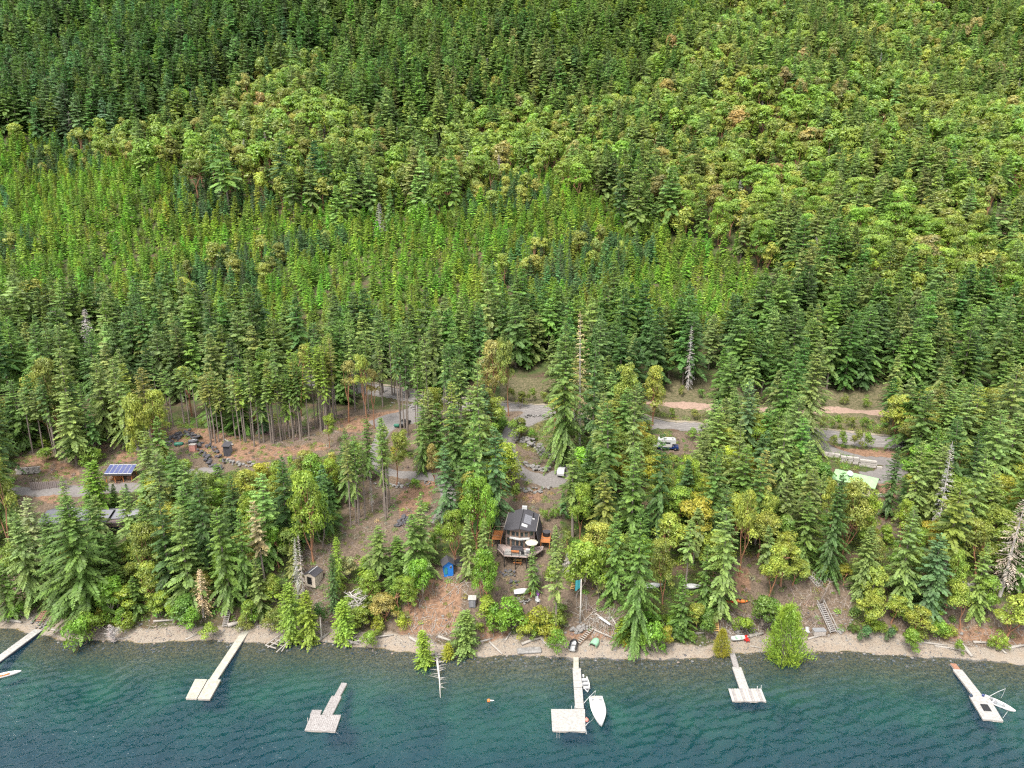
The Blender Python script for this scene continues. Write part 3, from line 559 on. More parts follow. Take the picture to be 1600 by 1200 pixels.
for i in range(len(P)):
    x, y = P[i]; k = kk[i]; h = hh[i]
    if bad[i]:
        if low[i] or h > 20: continue
        h *= .45
    if np.min(np.hypot(hx[:, 0] - x, hx[:, 1] - y) - hx[:, 2]) < 1.2: continue
    if k == 'F': t = random.choice(['md', 'md', 'lt', 'dk', 'lt', 'bl'])
    elif k == 'H': t = random.choice(['lt', 'md', 'ol'])
    elif k == 'A': t = random.choice(['ay', 'ag', 'ol', 'ag', 'ye'])
    else: t = random.choice(['ag', 'br', 'md'])
    if s[s > 8][i] < 12 and k in 'FH' and random.random() < .5: k = 'M'; h = random.uniform(4, 8); t = 'ag'
    plant(k, x, y, float(h), random.uniform(.95, 1.4), jit(TINT[t], .12))
# shrubs and small trees along the bank behind the beach
bx = -84.0
while bx < 84:
    bx += RNG.uniform(.8, 1.9); s1 = RNG.uniform(3.4, 9.0); yy = float(shore(bx)) + s1; zb = Z(bx, yy); kb = 'B' if RNG.random() < .72 else 'M'; hb = RNG.uniform(1.4, 3.4) if kb == 'B' else RNG.uniform(3.5, 6.5)
    if blocked(np.array([bx]), np.array([yy]), np.array([zb]), hb, hb * .45)[0]: continue
    plant(kb, bx, yy, hb, RNG.uniform(.9, 1.5), jit(TINT[random.choice(['ag', 'br', 'yg', 'md', 'ol', 'ye'])], .12))
# beyond the road
YOUNG = [(-200, 260), (230, 235), (330, 290), (440, 330), (700, 320), (860, 290), (930, 320), (1000, 350), (1120, 380), (1200, 450), (1180, 535), (1000, 535), (800, 530), (600, 528), (400, 520), (250, 505), (100, 480), (-200, 490)]
MIXED = [(80, 250), (240, 190), (380, 150), (450, 90), (560, 190), (800, 210), (1000, 130), (1060, 60), (1150, -60), (1800, -60), (1800, 520), (1500, 510), (1350, 480), (1180, 430), (1100, 370), (1000, 340), (930, 310), (700, 310), (450, 320), (330, 280)]
GREENTOP = [(640, -100), (700, 60), (900, 120), (1000, 180), (1700, 200), (1800, -100)]
FOREST = []
def band(y0, y1, sp):
    P = scatter_grid(y0, y1, sp, lambda y: .80 * y + 30)
    s = P[:, 1] - shore(P[:, 0]); P = P[s > 84]; s = s[s > 84]
    z = height(P[:, 0], P[:, 1]); u, v = proj(P[:, 0], P[:, 1], z)
    un = u + 30 * np.sin(P[:, 1] * .05 + P[:, 0] * .03) + RNG.normal(0, 26, len(P)); vn = v + 14 * np.sin(P[:, 0] * .04 + 1) + 10 * np.sin(P[:, 0] * .013) + RNG.normal(0, 13, len(P))
    yg_ = inpoly(un, vn, YOUNG); mx = inpoly(un, vn, MIXED) & ~yg_; gt = inpoly(un, vn, GREENTOP)
    cl = np.sin(P[:, 0] * .045 + 1.3 * np.sin(P[:, 1] * .03)) * np.sin(P[:, 1] * .04 + 2) ; q = RNG.random(len(P)); r2 = RNG.random(len(P)); r3 = RNG.random(len(P))
    road = np.zeros(len(P), bool)
    for p in ROADS_PX: road |= inpoly(u, v, p)
    scr = np.zeros(len(P), bool)
    for p in CLEAR: scr |= inpoly(u, v, p)
    # the wall of firs starts behind the verge of the road
    verge = (((u > 772) & (u < 876)) | ((u > 1008) & (u < 1112)) | ((u > 1268) & (u < 1388))) & (v > np.interp(u, [0, 480, 560, 760, 870, 1000, 1100, 1300, 1600], [900, 640, 598, 592, 590, 603, 610, 612, 625])) & (s < 120)
    for i in range(len(P)):
        if road[i] or scr[i]: continue
        x, y = P[i]; D = y
        if verge[i]:
            continue
        if yg_[i]:
            tall = cl[i] > .55 and r3[i] < .15
            if tall and q[i] < .6: FOREST.append(('A', x, y, z[i], 9 + 4 * r2[i], jit(TINT['ay' if r3[i] < .07 else 'ol'], .1)))
            else: FOREST.append(('Y', x, y, z[i], 5.5 + 6.5 * r2[i] * r2[i] + 1.5 * cl[i], tuple(c * 1.15 for c in jit(TINT['br' if cl[i] < .1 and r3[i] < .6 else ('bl' if cl[i] > .35 and r3[i] < .7 else 'yg')], .18))))
            continue
        dens = min(1.0, (sp / 6.2) ** 2)
        if q[i] > dens: continue
        if mx[i]:
            pa = (.58 if v[i] > 180 else .40) + .35 * cl[i]
            if r2[i] < pa: FOREST.append(('A', x, y, z[i], 11 + 9 * r3[i], jit(TINT['org' if r3[i] > .985 else ('ay' if r3[i] < .45 else ('ol' if r3[i] < .6 else 'ag'))], .12)))
            elif r2[i] > .985: FOREST.append(('S', x, y, z[i], 12 + 6 * r3[i], jit(TINT['gy'])))
            elif r2[i] > .80: FOREST.append(('Y', x, y, z[i], 9 + 5 * r3[i], jit(TINT['br' if cl[i] > 0 else 'ag'], .12)))
            else: FOREST.append(('F', x, y, z[i], 16 + 10 * r3[i], jit(TINT['md' if r3[i] < .6 else 'lt'], .14)))
        elif gt[i]:
            if r2[i] < .33 + .3 * cl[i]: FOREST.append(('A', x, y, z[i], 9 + 6 * r3[i], jit(TINT['ag'], .12)))
            else: FOREST.append(('F', x, y, z[i], 18 + 14 * r3[i], jit(TINT['lt' if r3[i] < .45 else ('yg' if r3[i] < .6 else 'md')], .12)))
        else:
            if r2[i] < .15 + .15 * cl[i] and s[i] > 150: FOREST.append(('A', x, y, z[i], 9 + 6 * r3[i], jit(TINT['ay'], .12)))
            elif r2[i] > .99: FOREST.append(('S', x, y, z[i], 14 + 6 * r3[i], jit(TINT['gy'])))
            elif s[i] < 170: FOREST.append(('F', x, y, z[i], (13 + 12 * r3[i] ** 1.3) * (1 if v[i] > 470 else .85), jit(TINT['dk' if r2[i] < .30 else ('md' if r2[i] < .75 else 'lt')], .14)))
            else: FOREST.append(('F', x, y, z[i], 19 + 15 * r3[i], jit(TINT[('dk' if r2[i] < .6 else ('bl' if r2[i] < .75 else 'md')) if u[i] + 60 * cl[i] < 480 else ('dk' if r2[i] < .28 else ('lt' if r2[i] > .75 else 'md'))], .16)))
band(176, 260, 3.9); band(260, 520, 3.7); band(520, 1120, 6.6)
# ---------------------------------------------------------------- place the trees: about 300 largest of a kind one by one, the rest as one mass
NAMES = {'F': 'fir_tree', 'G': 'fir_tree', 'H': 'fir_tree', 'P': 'fir_tree', 'Y': 'cedar_tree', 'S': 'dead_tree', 'A': 'arbutus_tree', 'U': 'arbutus_tree', 'M': 'broadleaf_tree', 'B': 'bush', 'W': 'willow_bush'}
for t in FOREST:    # the nearest forest trees beyond the road join the individuals of their kind while there is room
    TREES.append(dict(k=t[0] if t[0] != 'Y' else 'Yn', x=t[1], y=t[2], z=float(t[3]), h=t[4], wf=random.uniform(.95, 1.4), rot=random.uniform(0, 6.28), tint=t[5], hero=False, far=True, note=None))
def fam(t): return {'H': 'F', 'P': 'F', 'G': 'F', 'U': 'A', 'W': 'B'}.get(t['k'], t['k'])
for t in TREES:
    t['u'], t['v'] = (float(a) for a in proj(t['x'], t['y'], t['z'])); ut, vt = proj(t['x'], t['y'], t['z'] + t['h']); t['vt'] = float(vt)
    dep = t['y'] * CP - (t['z'] - CAM_H) * SP
    t['size'] = t['h'] * FOC / dep + (1000 if t['hero'] else 0)
    t['in'] = -15 < t['u'] < 1615 and t['vt'] < 1200 and t['v'] > 5
LIMIT = {'F': 298, 'A': 290, 'Y': 200, 'M': 200, 'B': 280, 'S': 80, 'Yn': 120}
solo, mass = [], {}
for f in set(map(fam, TREES)):
    g = sorted([t for t in TREES if fam(t) == f], key=lambda t: -(t['size'] if t['in'] else -1))
    n = LIMIT[f]; solo += [t for t in g[:n] if t['in']]; mass[f] = g[n:] + [t for t in g[:n] if not t['in'] and t['y'] > 150 ]
LAND = [('leftmost dock', -20, 1010), ('narrow steps', 355, 955), ('long white dock', 370, 1000), ('solar panel shelter', 190, 735), ('timber fence', 75, 752), ('green tank', 280, 688), ('dark outhouse', 355, 695),
        ('grey roofed house', 130, 812), ('grey garden shed', 490, 893), ('timber frame', 435, 1003), ('weathered grey dock', 540, 1020), ('gravel parking pad', 610, 655), ('gravel drive loop', 680, 745), ('blue shed', 700, 882),
        ('dark roofed cabin', 818, 850), ('boulder wall', 850, 705), ('red garden chairs', 836, 930), ('teal flag', 907, 935), ('upturned white canoe', 940, 960), ('green dinghy', 930, 998), ('truck camper', 1042, 692),
        ('dirt road', 1070, 640), ('tarped boats', 1050, 915), ('yellow ladder steps', 1118, 980), ('two kayaks', 1150, 938), ('long staircase', 1295, 970), ('green roofed house', 1325, 745), ('block wall', 1340, 722),
        ('scrubby road junction', 1320, 660), ('stacked planks', 1375, 775), ('motorboat dock', 1490, 1030), ('right beach end', 1590, 1010), ('leaning snag', 688, 1030)]
LP = [(n, G(u, v)) for n, u, v in LAND]
ORD = ['nearest', 'second nearest', 'third nearest', 'fourth nearest', 'fifth nearest', 'sixth nearest', 'seventh nearest', 'eighth nearest', 'ninth nearest', 'tenth nearest', 'eleventh nearest', 'twelfth nearest'] + ['%dth nearest' % i for i in range(13, 200)]
CT = {'F': 'fir', 'G': 'fir', 'H': 'fir', 'P': 'fir', 'Y': 'cedar', 'Yn': 'young conifer', 'S': 'dead tree', 'A': 'arbutus', 'U': 'arbutus', 'M': 'broadleaf tree', 'B': 'bush', 'W': 'bush'}
def colour_word(t):
    r, g, b = t['tint']; k = t['k']
    if k == 'S': return 'grey' if b > .2 else 'brownish'
    if r > g: return 'tan tinged'
    L_ = .3 * r + .6 * g + .1 * b
    if b > .34 * g and L_ < .15: return 'bluish green'
    return 'dark green' if L_ < .115 else ('mid green' if L_ < .155 else ('light green' if L_ < .192 else 'yellow green'))
SHAPE = {'F': 'full skirted', 'G': 'big broad', 'H': 'half bare stemmed', 'P': 'thin bare stemmed', 'Y': 'feathery', 'Yn': 'spiky', 'S': 'leafless', 'A': 'rounded', 'U': 'umbrella shaped', 'M': 'dense round', 'B': 'low', 'W': 'fountain shaped'}
cells = {}
for t in solo:
    j = min(range(len(LP)), key=lambda i: (LP[i][1].x - t['x']) ** 2 + (LP[i][1].y - t['y']) ** 2)
    dx, dy = t['x'] - LP[j][1].x, t['y'] - LP[j][1].y
    rel = ('right of' if dx > 0 else 'left of') if abs(dx) > abs(dy) else ('uphill of' if dy > 0 else 'lakeward of')
    t['cell'] = (CT[t['k']], j, rel); t['dist'] = math.hypot(dx, dy); cells.setdefault(t['cell'], []).append(t)
for c, g in cells.items():
    g.sort(key=lambda t: t['dist'])
    for i, t in enumerate(g):
        t['label'] = ('%s %s %s, %s %s the %s' % (SHAPE[t['k']], colour_word(t), c[0], ORD[i], c[2], LAND[c[1]][0]))
GRP = {'F': 'firs between the shore and the forest', 'A': 'arbutus trees on the slope', 'Y': 'cedars near the shore', 'Yn': 'young conifers above the road', 'S': 'dead trees', 'M': 'broadleaf trees on the slope', 'B': 'bushes along bank and beach'}
PARTN = {'S': 'dead_branches'}
random.seed(5)
TNAME = dict(NAMES, Yn='young_conifer')
CAT = {'fir_tree': 'fir tree', 'arbutus_tree': 'arbutus tree', 'cedar_tree': 'cedar', 'dead_tree': 'dead tree', 'broadleaf_tree': 'tree', 'bush': 'bush', 'willow_bush': 'bush', 'young_conifer': 'conifer'}
KINDS['Yn'] = [(crown_mesh('conifer_crown', fir_crown(1200 + i, 11, [2.2, 1.9, 2.4][i], .02, .42, 6, tw=.4, width=.13, droop=.02, twlen=.75, shape=1.0), 'needle'), trunk_mesh(1200 + i, 11), 11, 2.2) for i in range(3)]
for t in sorted(solo, key=lambda t: -t['size']):
    crown, trunk, H0, R0 = random.choice(KINDS[t['k']]); nm = TNAME[t['k']]
    r = root(nm, t['label'], CAT[nm], (t['x'], t['y'], t['z'] - .05), t['rot'], GRP[fam(t)])
    sc = t['h'] / H0; r.scale = (sc * t['wf'], sc * t['wf'], sc)
    ln = .07 if t['k'] in 'AUMS' else .035; r.rotation_euler = (random.uniform(-ln, ln), random.uniform(-ln, ln), t['rot'])
    c = link(bpy.data.objects.new(PARTN.get(t['k'], 'crown'), crown), r); c['tint'] = tuple(float(a) for a in t['tint'])
    link(bpy.data.objects.new('stems' if t['k'] in 'BW' else 'trunk', trunk), r)

def scatter_object(name, pts, meshes, label, cat=None):
    """one object of kind stuff: meshes set out on points by a node group. pts: (x, y, z, scale xy, scale z, rot, tint, index)"""
    src = bpy.data.collections.new(name + '_models')
    for i, m_ in enumerate(meshes): src.objects.link(bpy.data.objects.new('%s_model_%02d' % (name, i), m_))
    n = len(pts); me = bpy.data.meshes.new(name); me.vertices.add(n)
    me.vertices.foreach_set('co', np.array([p[:3] for p in pts], np.float32).ravel())
    a = me.attributes.new('size', 'FLOAT_VECTOR', 'POINT'); a.data.foreach_set('vector', np.array([(p[3], p[3], p[4]) for p in pts], np.float32).ravel())
    a = me.attributes.new('turn', 'FLOAT_VECTOR', 'POINT'); a.data.foreach_set('vector', np.array([(p[5] if not isinstance(p[5], (int, float)) else (0, 0, p[5])) for p in pts], np.float32).ravel())
    a = me.attributes.new('tint', 'FLOAT_COLOR', 'POINT'); a.data.foreach_set('color', np.array([(*p[6], 1) for p in pts], np.float32).ravel())
    a = me.attributes.new('pick', 'INT', 'POINT'); a.data.foreach_set('value', np.array([p[7] for p in pts], np.int32))
    o = link(bpy.data.objects.new(name, me)); tag(o, label, None, kind='stuff')
    ng = bpy.data.node_groups.new(name, 'GeometryNodeTree')
    ng.interface.new_socket('Geometry', in_out='INPUT', socket_type='NodeSocketGeometry'); ng.interface.new_socket('Geometry', in_out='OUTPUT', socket_type='NodeSocketGeometry')
    N = ng.nodes; L = ng.links; gi = N.new('NodeGroupInput'); go = N.new('NodeGroupOutput'); ip = N.new('GeometryNodeInstanceOnPoints')
    ci = N.new('GeometryNodeCollectionInfo'); ci.inputs['Collection'].default_value = src; ci.inputs['Separate Children'].default_value = True; ci.inputs['Reset Children'].default_value = True
    def at(nm, dt): q = N.new('GeometryNodeInputNamedAttribute'); q.data_type = dt; q.inputs['Name'].default_value = nm; return q.outputs[0]
    L.new(gi.outputs[0], ip.inputs['Points']); L.new(ci.outputs[0], ip.inputs['Instance']); ip.inputs['Pick Instance'].default_value = True
    L.new(at('pick', 'INT'), ip.inputs['Instance Index']); L.new(at('size', 'FLOAT_VECTOR'), ip.inputs['Scale'])
    er = N.new('FunctionNodeEulerToRotation'); L.new(at('turn', 'FLOAT_VECTOR'), er.inputs[0]); L.new(er.outputs[0], ip.inputs['Rotation'])
    L.new(ip.outputs[0], go.inputs[0])
    md = o.modifiers.new('scatter', 'NODES'); md.node_group = ng
    return o
def far_pts(ts, key):
    ms = FAR[key]; out = []
    for t in ts:
        i = random.randrange(len(ms)); s_ = t['h'] / ms[i][1]
        out.append((t['x'], t['y'], t['z'] - .2, s_ * t['wf'], s_, (random.gauss(0, .035), random.gauss(0, .035), t['rot']), t['tint'], i))
    return out
for f, key, nm, lb in (('F', 'F', 'fir_forest', 'dense fir forest covering the hillside beyond the road'), ('A', 'A', 'arbutus_forest', 'yellow green arbutus woodland mixed into the hillside forest'),
                       ('Yn', 'Y', 'young_conifer_forest', 'bright green young conifer stand on the lower hillside'), ('S', 'S', 'dead_tree_forest', 'grey dead conifers dotted through the hillside forest')):
    ts = mass.get(f, [])
    if ts: scatter_object(nm, far_pts(ts, key), [m_ for m_, h in FAR[key]], lb)
# undergrowth on the forest floor of the near slope
print('TREES', len(TREES), 'solo', len(solo), {k: len(v) for k, v in mass.items()}, {f: sum(1 for t in solo if fam(t) == f) for f in LIMIT})
# ---------------------------------------------------------------- roads and drives laid on the land
M['gravel'] = principled('grey_gravel', (.18, .165, .16), .95, scale=2.2, rgb2=(.12, .11, .105), bump=.02, bscale=14)
M['dirt'] = principled('pink_dirt', (.30, .205, .16), .95, scale=1.8, rgb2=(.19, .13, .10), bump=.02, bscale=12)
M['verge'] = principled('pale_verge', (.27, .23, .18), .95, scale=2.5, rgb2=(.18, .15, .11))
M['track'] = principled('pale_wheel_track', (.25, .23, .215), .95, scale=1.5, rgb2=(.18, .165, .155))
def ribbon(name, px, w, mat, dz=.10, label=None, off=0.0):
    P = [G(u, v) for u, v in px]; pts = []
    for i in range(len(P) - 1):
        a, b, c, d = P[max(i - 1, 0)], P[i], P[i + 1], P[min(i + 2, len(P) - 1)]; n = max(2, int((c - b).length / 1.2))
        for k in range(n):
            t = k / n; pts.append(.5 * ((2 * b) + (c - a) * t + (2 * a - 5 * b + 4 * c - d) * t * t + (3 * b - a - 3 * c + d) * t ** 3))
    pts.append(P[-1]); V, F = [], []; q = max(4, int(w / .5)); r = random.Random(3)
    for i, p in enumerate(pts):
        t = (pts[min(i + 1, len(pts) - 1)] - pts[max(i - 1, 0)]); nrm = Vector((-t.y, t.x, 0)).normalized(); ww = w * (1 + .10 * math.sin(i * .37) + r.uniform(-.05, .05))
        for k in range(q + 1):
            s = (k / q - .5) * ww + off; x = p.x + nrm.x * s; y = p.y + nrm.y * s; e = .0 if k in (0, q) else dz; V.append((x, y, Z(x, y) + e - (.06 if k in (0, q) else 0)))
    for i in range(len(pts) - 1):
        for k in range(q): a = i * (q + 1) + k; F.append((a, a + 1, a + q + 2, a + q + 1))
    o = link(bpy.data.objects.new(name, np_mesh(name, V, F, mat, True))); tag(o, label, None, kind='structure'); return o
MAIN = [(440, 592), (500, 599), (560, 607), (640, 622), (740, 632), (850, 642), (950, 653), (1040, 664), (1160, 671), (1280, 680), (1380, 692), (1480, 705), (1640, 722)]
ribbon('road', MAIN, 6.6, M['gravel'], label='gravel road running across the slope below the forest')
ribbon('road_verge', MAIN, 1.1, M['verge'], .13, 'pale grass verge along the upper edge of the road', off=3.7)
for of_ in (-1.9, -.5, .9, 2.2): ribbon('wheel_track', MAIN, .55, M['track'], .125, 'pale wheel track worn along the gravel road', off=of_)
ribbon('dirt_road', [(960, 622), (1010, 628), (1060, 633), (1110, 637), (1200, 640), (1290, 641), (1370, 645), (1470, 652)], 4.5, M['dirt'], label='pinkish dirt road above the gravel road')
ribbon('driveway', [(1262, 682), (1282, 696), (1312, 708), (1350, 717), (1388, 725), (1402, 735), (1385, 744), (1350, 748)], 5.5, M['gravel'], .12, 'grey gravel drive curving past the concrete blocks')
ribbon('driveway', [(850, 650), (825, 656), (805, 668), (790, 690), (790, 715), (808, 735), (835, 747), (862, 751), (885, 742), (892, 726)], 6.0, M['gravel'], .12, 'grey gravel drive looping round the boulder wall')
ribbon('driveway', [(655, 628), (640, 650), (610, 660), (592, 690), (588, 720), (605, 738), (650, 744), (686, 750), (700, 772), (696, 800), (680, 820)], 3.6, M['gravel'], .12, 'narrow gravel drive curving below the bare trunks')
ribbon('parking_pad', [(585, 668), (625, 655), (658, 648)], 8, M['gravel'], .14, 'grey gravel parking pad among the bare trunks')
ribbon('driveway', [(-30, 768), (50, 769), (110, 766), (180, 763), (240, 760), (290, 742), (345, 735)], 4.2, M['gravel'], .12, 'grey drive running past the timber fence and solar shelter')
ribbon('path', [(190, 684), (200, 694), (212, 706)], 3.0, M['gravel'], .12, 'short grey path above the solar shelter')

# ---------------------------------------------------------------- materials for the built things
P_ = principled
M['deck_white'] = P_('sun_bleached_decking', (.37, .36, .35), .8, scale=2.2, rgb2=(.24, .23, .215), stretch=(1, 1, 1))
M['deck_cream'] = P_('cream_decking', (.39, .375, .325), .8, scale=1.6, rgb2=(.28, .265, .22))
M['deck_grey'] = P_('weathered_grey_decking', (.33, .31, .305), .9, scale=5, rgb2=(.15, .135, .13))
M['deck_pink'] = P_('pale_pink_decking', (.42, .33, .30), .8, scale=4, rgb2=(.3, .23, .21))
M['rust'] = P_('rusty_brown_boards', (.33, .17, .11), .85, scale=4, rgb2=(.2, .1, .07))
M['wood'] = P_('brown_timber', (.30, .19, .12), .85, scale=4, rgb2=(.16, .10, .07))
M['wood_or'] = P_('orange_stained_timber', (.46, .17, .05), .7, scale=4, rgb2=(.30, .11, .04))
M['wood_ye'] = P_('yellow_new_timber', (.58, .38, .15), .75, scale=5, rgb2=(.42, .26, .10))
M['wood_gr'] = P_('grey_timber', (.40, .36, .33), .9, scale=5, rgb2=(.24, .21, .19))
M['white'] = P_('white_gelcoat', (.44, .44, .44), .35, scale=1.5, rgb2=(.37, .37, .37), spec=.5)
M['float'] = P_('dark_dock_float', (.03, .045, .075), .6, scale=2)
M['black'] = P_('black_plastic', (.018, .018, .02), .5, scale=3)
M['grey'] = P_('mid_grey', (.22, .22, .23), .7, scale=3)
M['roof_dk'] = P_('dark_shingle_roof', (.062, .058, .066), .85, scale=6, rgb2=(.035, .034, .04), bump=.01)
M['roof_gr'] = P_('grey_metal_roof', (.15, .15, .17), .55, scale=1, rgb2=(.15, .15, .17))
M['roof_gn'] = P_('pale_green_metal_roof', (.25, .42, .20), .5, scale=1, rgb2=(.19, .33, .16))
M['siding'] = P_('brown_grey_siding', (.22, .165, .15), .85, scale=5, rgb2=(.14, .105, .10))
M['glass'] = P_('dark_window_glass', (.03, .04, .045), .08, scale=1, spec=.8)
M['blue'] = P_('bright_blue_paint', (.015, .16, .52), .6, scale=2, rgb2=(.012, .12, .42))
M['navy'] = P_('navy_blue_paint', (.012, .03, .14), .35, scale=2, spec=.6)
M['beige'] = P_('beige_wall', (.52, .44, .36), .85, scale=2)
M['concrete'] = P_('pale_concrete', (.40, .37, .345), .9, scale=2, rgb2=(.27, .245, .225), bump=.01)
M['red'] = P_('red_plastic', (.52, .03, .025), .45, scale=2)
M['orange'] = P_('orange_plastic', (.66, .17, .04), .45, scale=2)
M['yellow'] = P_('yellow_plastic', (.70, .42, .03), .5, scale=2)
M['tank'] = P_('dark_green_tank', (.02, .13, .085), .5, scale=2)
M['mint'] = P_('mint_green_hull', (.25, .45, .30), .5, scale=2, rgb2=(.21, .38, .25))
M['solar'] = P_('blue_solar_cells', (.05, .06, .17), .25, scale=1, spec=.6)
M['rock'] = P_('grey_boulder', (.26, .245, .235), .95, scale=1.5, rgb2=(.12, .115, .11), bump=.05, bscale=4)
M['rock_dk'] = P_('dark_boulder', (.11, .105, .115), .95, scale=1.5, rgb2=(.05, .048, .055), bump=.05, bscale=4)
M['log'] = P_('bleached_driftwood', (.36, .33, .30), .9, scale=3, rgb2=(.20, .18, .16), stretch=(3, 3, 1))
M['cream'] = P_('cream_canvas', (.52, .48, .39), .9, scale=2)
M['teal'] = P_('teal_cloth', (.03, .20, .22), .9, scale=3)
M['purple'] = P_('purple_plastic', (.22, .08, .30), .5, scale=2)
WZ = .45
def deck_section(parent, q, top, mat, along=0, pw=.15, thick=.05, single=False, skirt=.35, name='decking'):
    """q: four world points (a, b, c, d) round the deck; planks run from side ab to side dc, laid next to each other along ab when along=1"""
    a, b, c, d = [Vector((p.x, p.y, top)) for p in q]
    if along: a, b, c, d = b, c, d, a
    n = max(2, int(((b - a).length + (c - d).length) / 2 / pw)); mb = MB(); r = random.Random(n)
    for i in range(n):
        f0 = i / n + .0; f1 = (i + 1) / n - ((.075 if single else .02) / pw) / n; dz = Vector((0, 0, r.uniform(-.006, .006)))
        p0, p1 = a.lerp(b, f0) + dz, a.lerp(b, f1) + dz; p2, p3 = d.lerp(c, f1) + dz, d.lerp(c, f0) + dz; t = Vector((0, 0, -thick))
        if single: mb = MB()
        mb.hexa([p0 + t, p1 + t, p2 + t, p3 + t, p0, p1, p2, p3])
        if single: mb.obj('plank', M['deck_grey'] if i % 3 == 1 else mat, parent)
    if not single:
        o = mb.obj(name, mat, parent); o['kind'] = 'stuff'
    m = MB(); cen = (a + b + c + d) / 4; t = Vector((0, 0, -thick - .004)); s = Vector((0, 0, -skirt)); ins = [p + (cen - p) * .02 for p in (a, b, c, d)]
    m.hexa([p + s for p in ins] + [p + t for p in ins]); m.obj('dock_frame' if skirt < 1 else 'frame', M['wood_gr'], parent)
def walk(u0, v0, u1, v1, w, z=WZ):
    a, b = lake(u0, v0, z), lake(u1, v1, z); d = (b - a).normalized(); n = Vector((-d.y, d.x, 0)) * w / 2
    return [a - n, a + n, b + n, b - n]
def quad(*px, z=WZ): return [lake(u, v, z) for u, v in px]
def pile(parent, u, v, z0, z1, r=.09, mat='grey_wood', nm='pile'):
    p = lake(u, v, WZ); MB().tube([(p.x, p.y, z0), (p.x, p.y, z1)], r, 7).obj(nm, M[mat], parent)
def drums(parent, q, n):
    a, b, c, d = q
    for i in range(n):
        for j in range(2):
            f = (i + .5) / n; p = a.lerp(d, f).lerp(b.lerp(c, f), .2 + .6 * j); t = (b - a).normalized() * .35
            MB().tube([(p.x - t.x, p.y - t.y, .04), (p.x + t.x, p.y + t.y, .04)], .22, 8).obj('float_drum', M['float'], parent)
def dock(label, secs, zero=None):
    r = root('dock', label, 'dock', (0, 0, 0))
    for s in secs:
        deck_section(r, s['q'], s.get('z', WZ), M[s['m']], s.get('along', 0), s.get('pw', .15), single=s.get('single', False))
        if s.get('drums'): drums(r, s['q'], s['drums'])
    return r
d1 = dock('white walkway dock with dark float sides at the left edge', [dict(q=walk(60, 984, -40, 1058, 1.7), m='deck_white', along=1, z=.5)])
MB().hexa([p + Vector((0, 0, z)) for z in (-.5, -.12) for p in [q + (sum(walk(60, 984, -40, 1058, 1.7), Vector()) / 4 - q) * .01 for q in walk(60, 984, -40, 1058, 1.7)]]).obj('float_box', M['float'], d1)
dock('long cream dock with a two panel float at its end', [dict(q=walk(384, 985, 333, 1062, 1.45), m='deck_cream', along=1, drums=6), dict(q=quad((305, 1061), (324, 1061.5), (307, 1092), (290, 1091.5)), m='deck_cream', z=.48, drums=2), dict(q=quad((325.5, 1061.5), (345, 1062), (328, 1092.5), (308.5, 1092)), m='deck_cream', z=.48, drums=2)])
d3 = dock('weathered grey dock standing off the shore', [dict(q=walk(538, 1067, 526, 1089, 1.0), m='deck_grey', along=1), dict(q=walk(526, 1088, 511, 1117, 1.7), m='deck_grey', along=1, z=.5), dict(q=quad((488, 1109), (503, 1109), (500, 1117), (484, 1117)), m='deck_grey', z=.44),
                                                                            dict(q=quad((486, 1117), (533, 1117), (524, 1143), (476, 1141)), m='deck_grey', z=.47, drums=3, pw=.3)])
MB().tube([lake(524, 1143, .4), lake(534, 1152, -.2)], .02, 4).tube([lake(477, 1141, .4), lake(470, 1146, -.2)], .02, 4).obj('mooring_chain', M['grey'], d3); pile(d3, 481, 1127, 0, 1.1, .06)
d4 = dock('longest white dock with a large square float and swim ladder', [dict(q=walk(900, 1027, 900, 1045, .95), m='deck_cream', along=1, z=.5), dict(q=walk(901, 1044, 903, 1074, 1.45), m='deck_white', along=1), dict(q=walk(903.2, 1074.6, 905.5, 1107, 1.45), m='deck_white', along=1),
                                                                                     dict(q=quad((861, 1108), (914, 1108), (915, 1143), (863, 1142)), m='deck_white', z=.47, drums=3)])
lad = MB()
for s in (-.25, .25): lad.bar(lake(872, 1142) + Vector((s, 0, .35)), lake(872, 1149) + Vector((s, -.1, -.5)), .05)
for k in range(4): lad.bar(lake(872, 1143 + k * 1.8) + Vector((-.25, 0, .2 - k * .2)), lake(872, 1143 + k * 1.8) + Vector((.25, 0, .2 - k * .2)), .05)
lad.obj('swim_ladder', M['wood_gr'], d4)
for u, v in ((893, 1107), (898, 1107)): pile(d4, u, v, 0, .95, .05, 'white', 'post')
m = MB(); m.tube([lake(915.5, 1140, .4), lake(916, 1147, .5)], .05, 5); m.obj('bumper_post', M['white'], d4)
d5 = dock('dock with a wide float of gapped grey planks', [dict(q=walk(1144, 1021, 1151, 1043, .95), m='deck_grey', along=1, z=.5), dict(q=walk(1151, 1042, 1163, 1076, 1.6), m='deck_white', along=1), dict(q=quad((1138, 1076), (1190, 1076), (1198, 1096), (1144, 1095)), m='deck_white', z=.47, drums=3, pw=.45, single=True)])
for u, v in ((1183, 1078), (1189, 1077)): pile(d5, u, v, 0, 1.2, .06, 'white', 'post')
d6 = dock('dock with a brown ramp and a black mat on its white float', [dict(q=walk(1489, 1037, 1496, 1046, 1.0), m='rust', along=1, z=.5), dict(q=walk(1496, 1046, 1532, 1092, 1.6), m='deck_white', along=1), dict(q=quad((1514, 1087), (1545, 1089), (1568, 1127), (1536, 1124)), m='deck_white', z=.48, drums=3)])
MB().hexa([p + Vector((0, 0, z)) for z in (.485 - WZ, .51 - WZ) for p in quad((1531, 1100), (1543, 1101), (1550, 1112), (1537, 1111))]).obj('rubber_mat', M['black'], d6)
MB().hexa([p + Vector((0, 0, z)) for z in (0, .18) for p in quad((1514, 1086), (1518, 1085), (1520, 1089), (1516, 1090))]).obj('corner_pad', M['float'], d6)

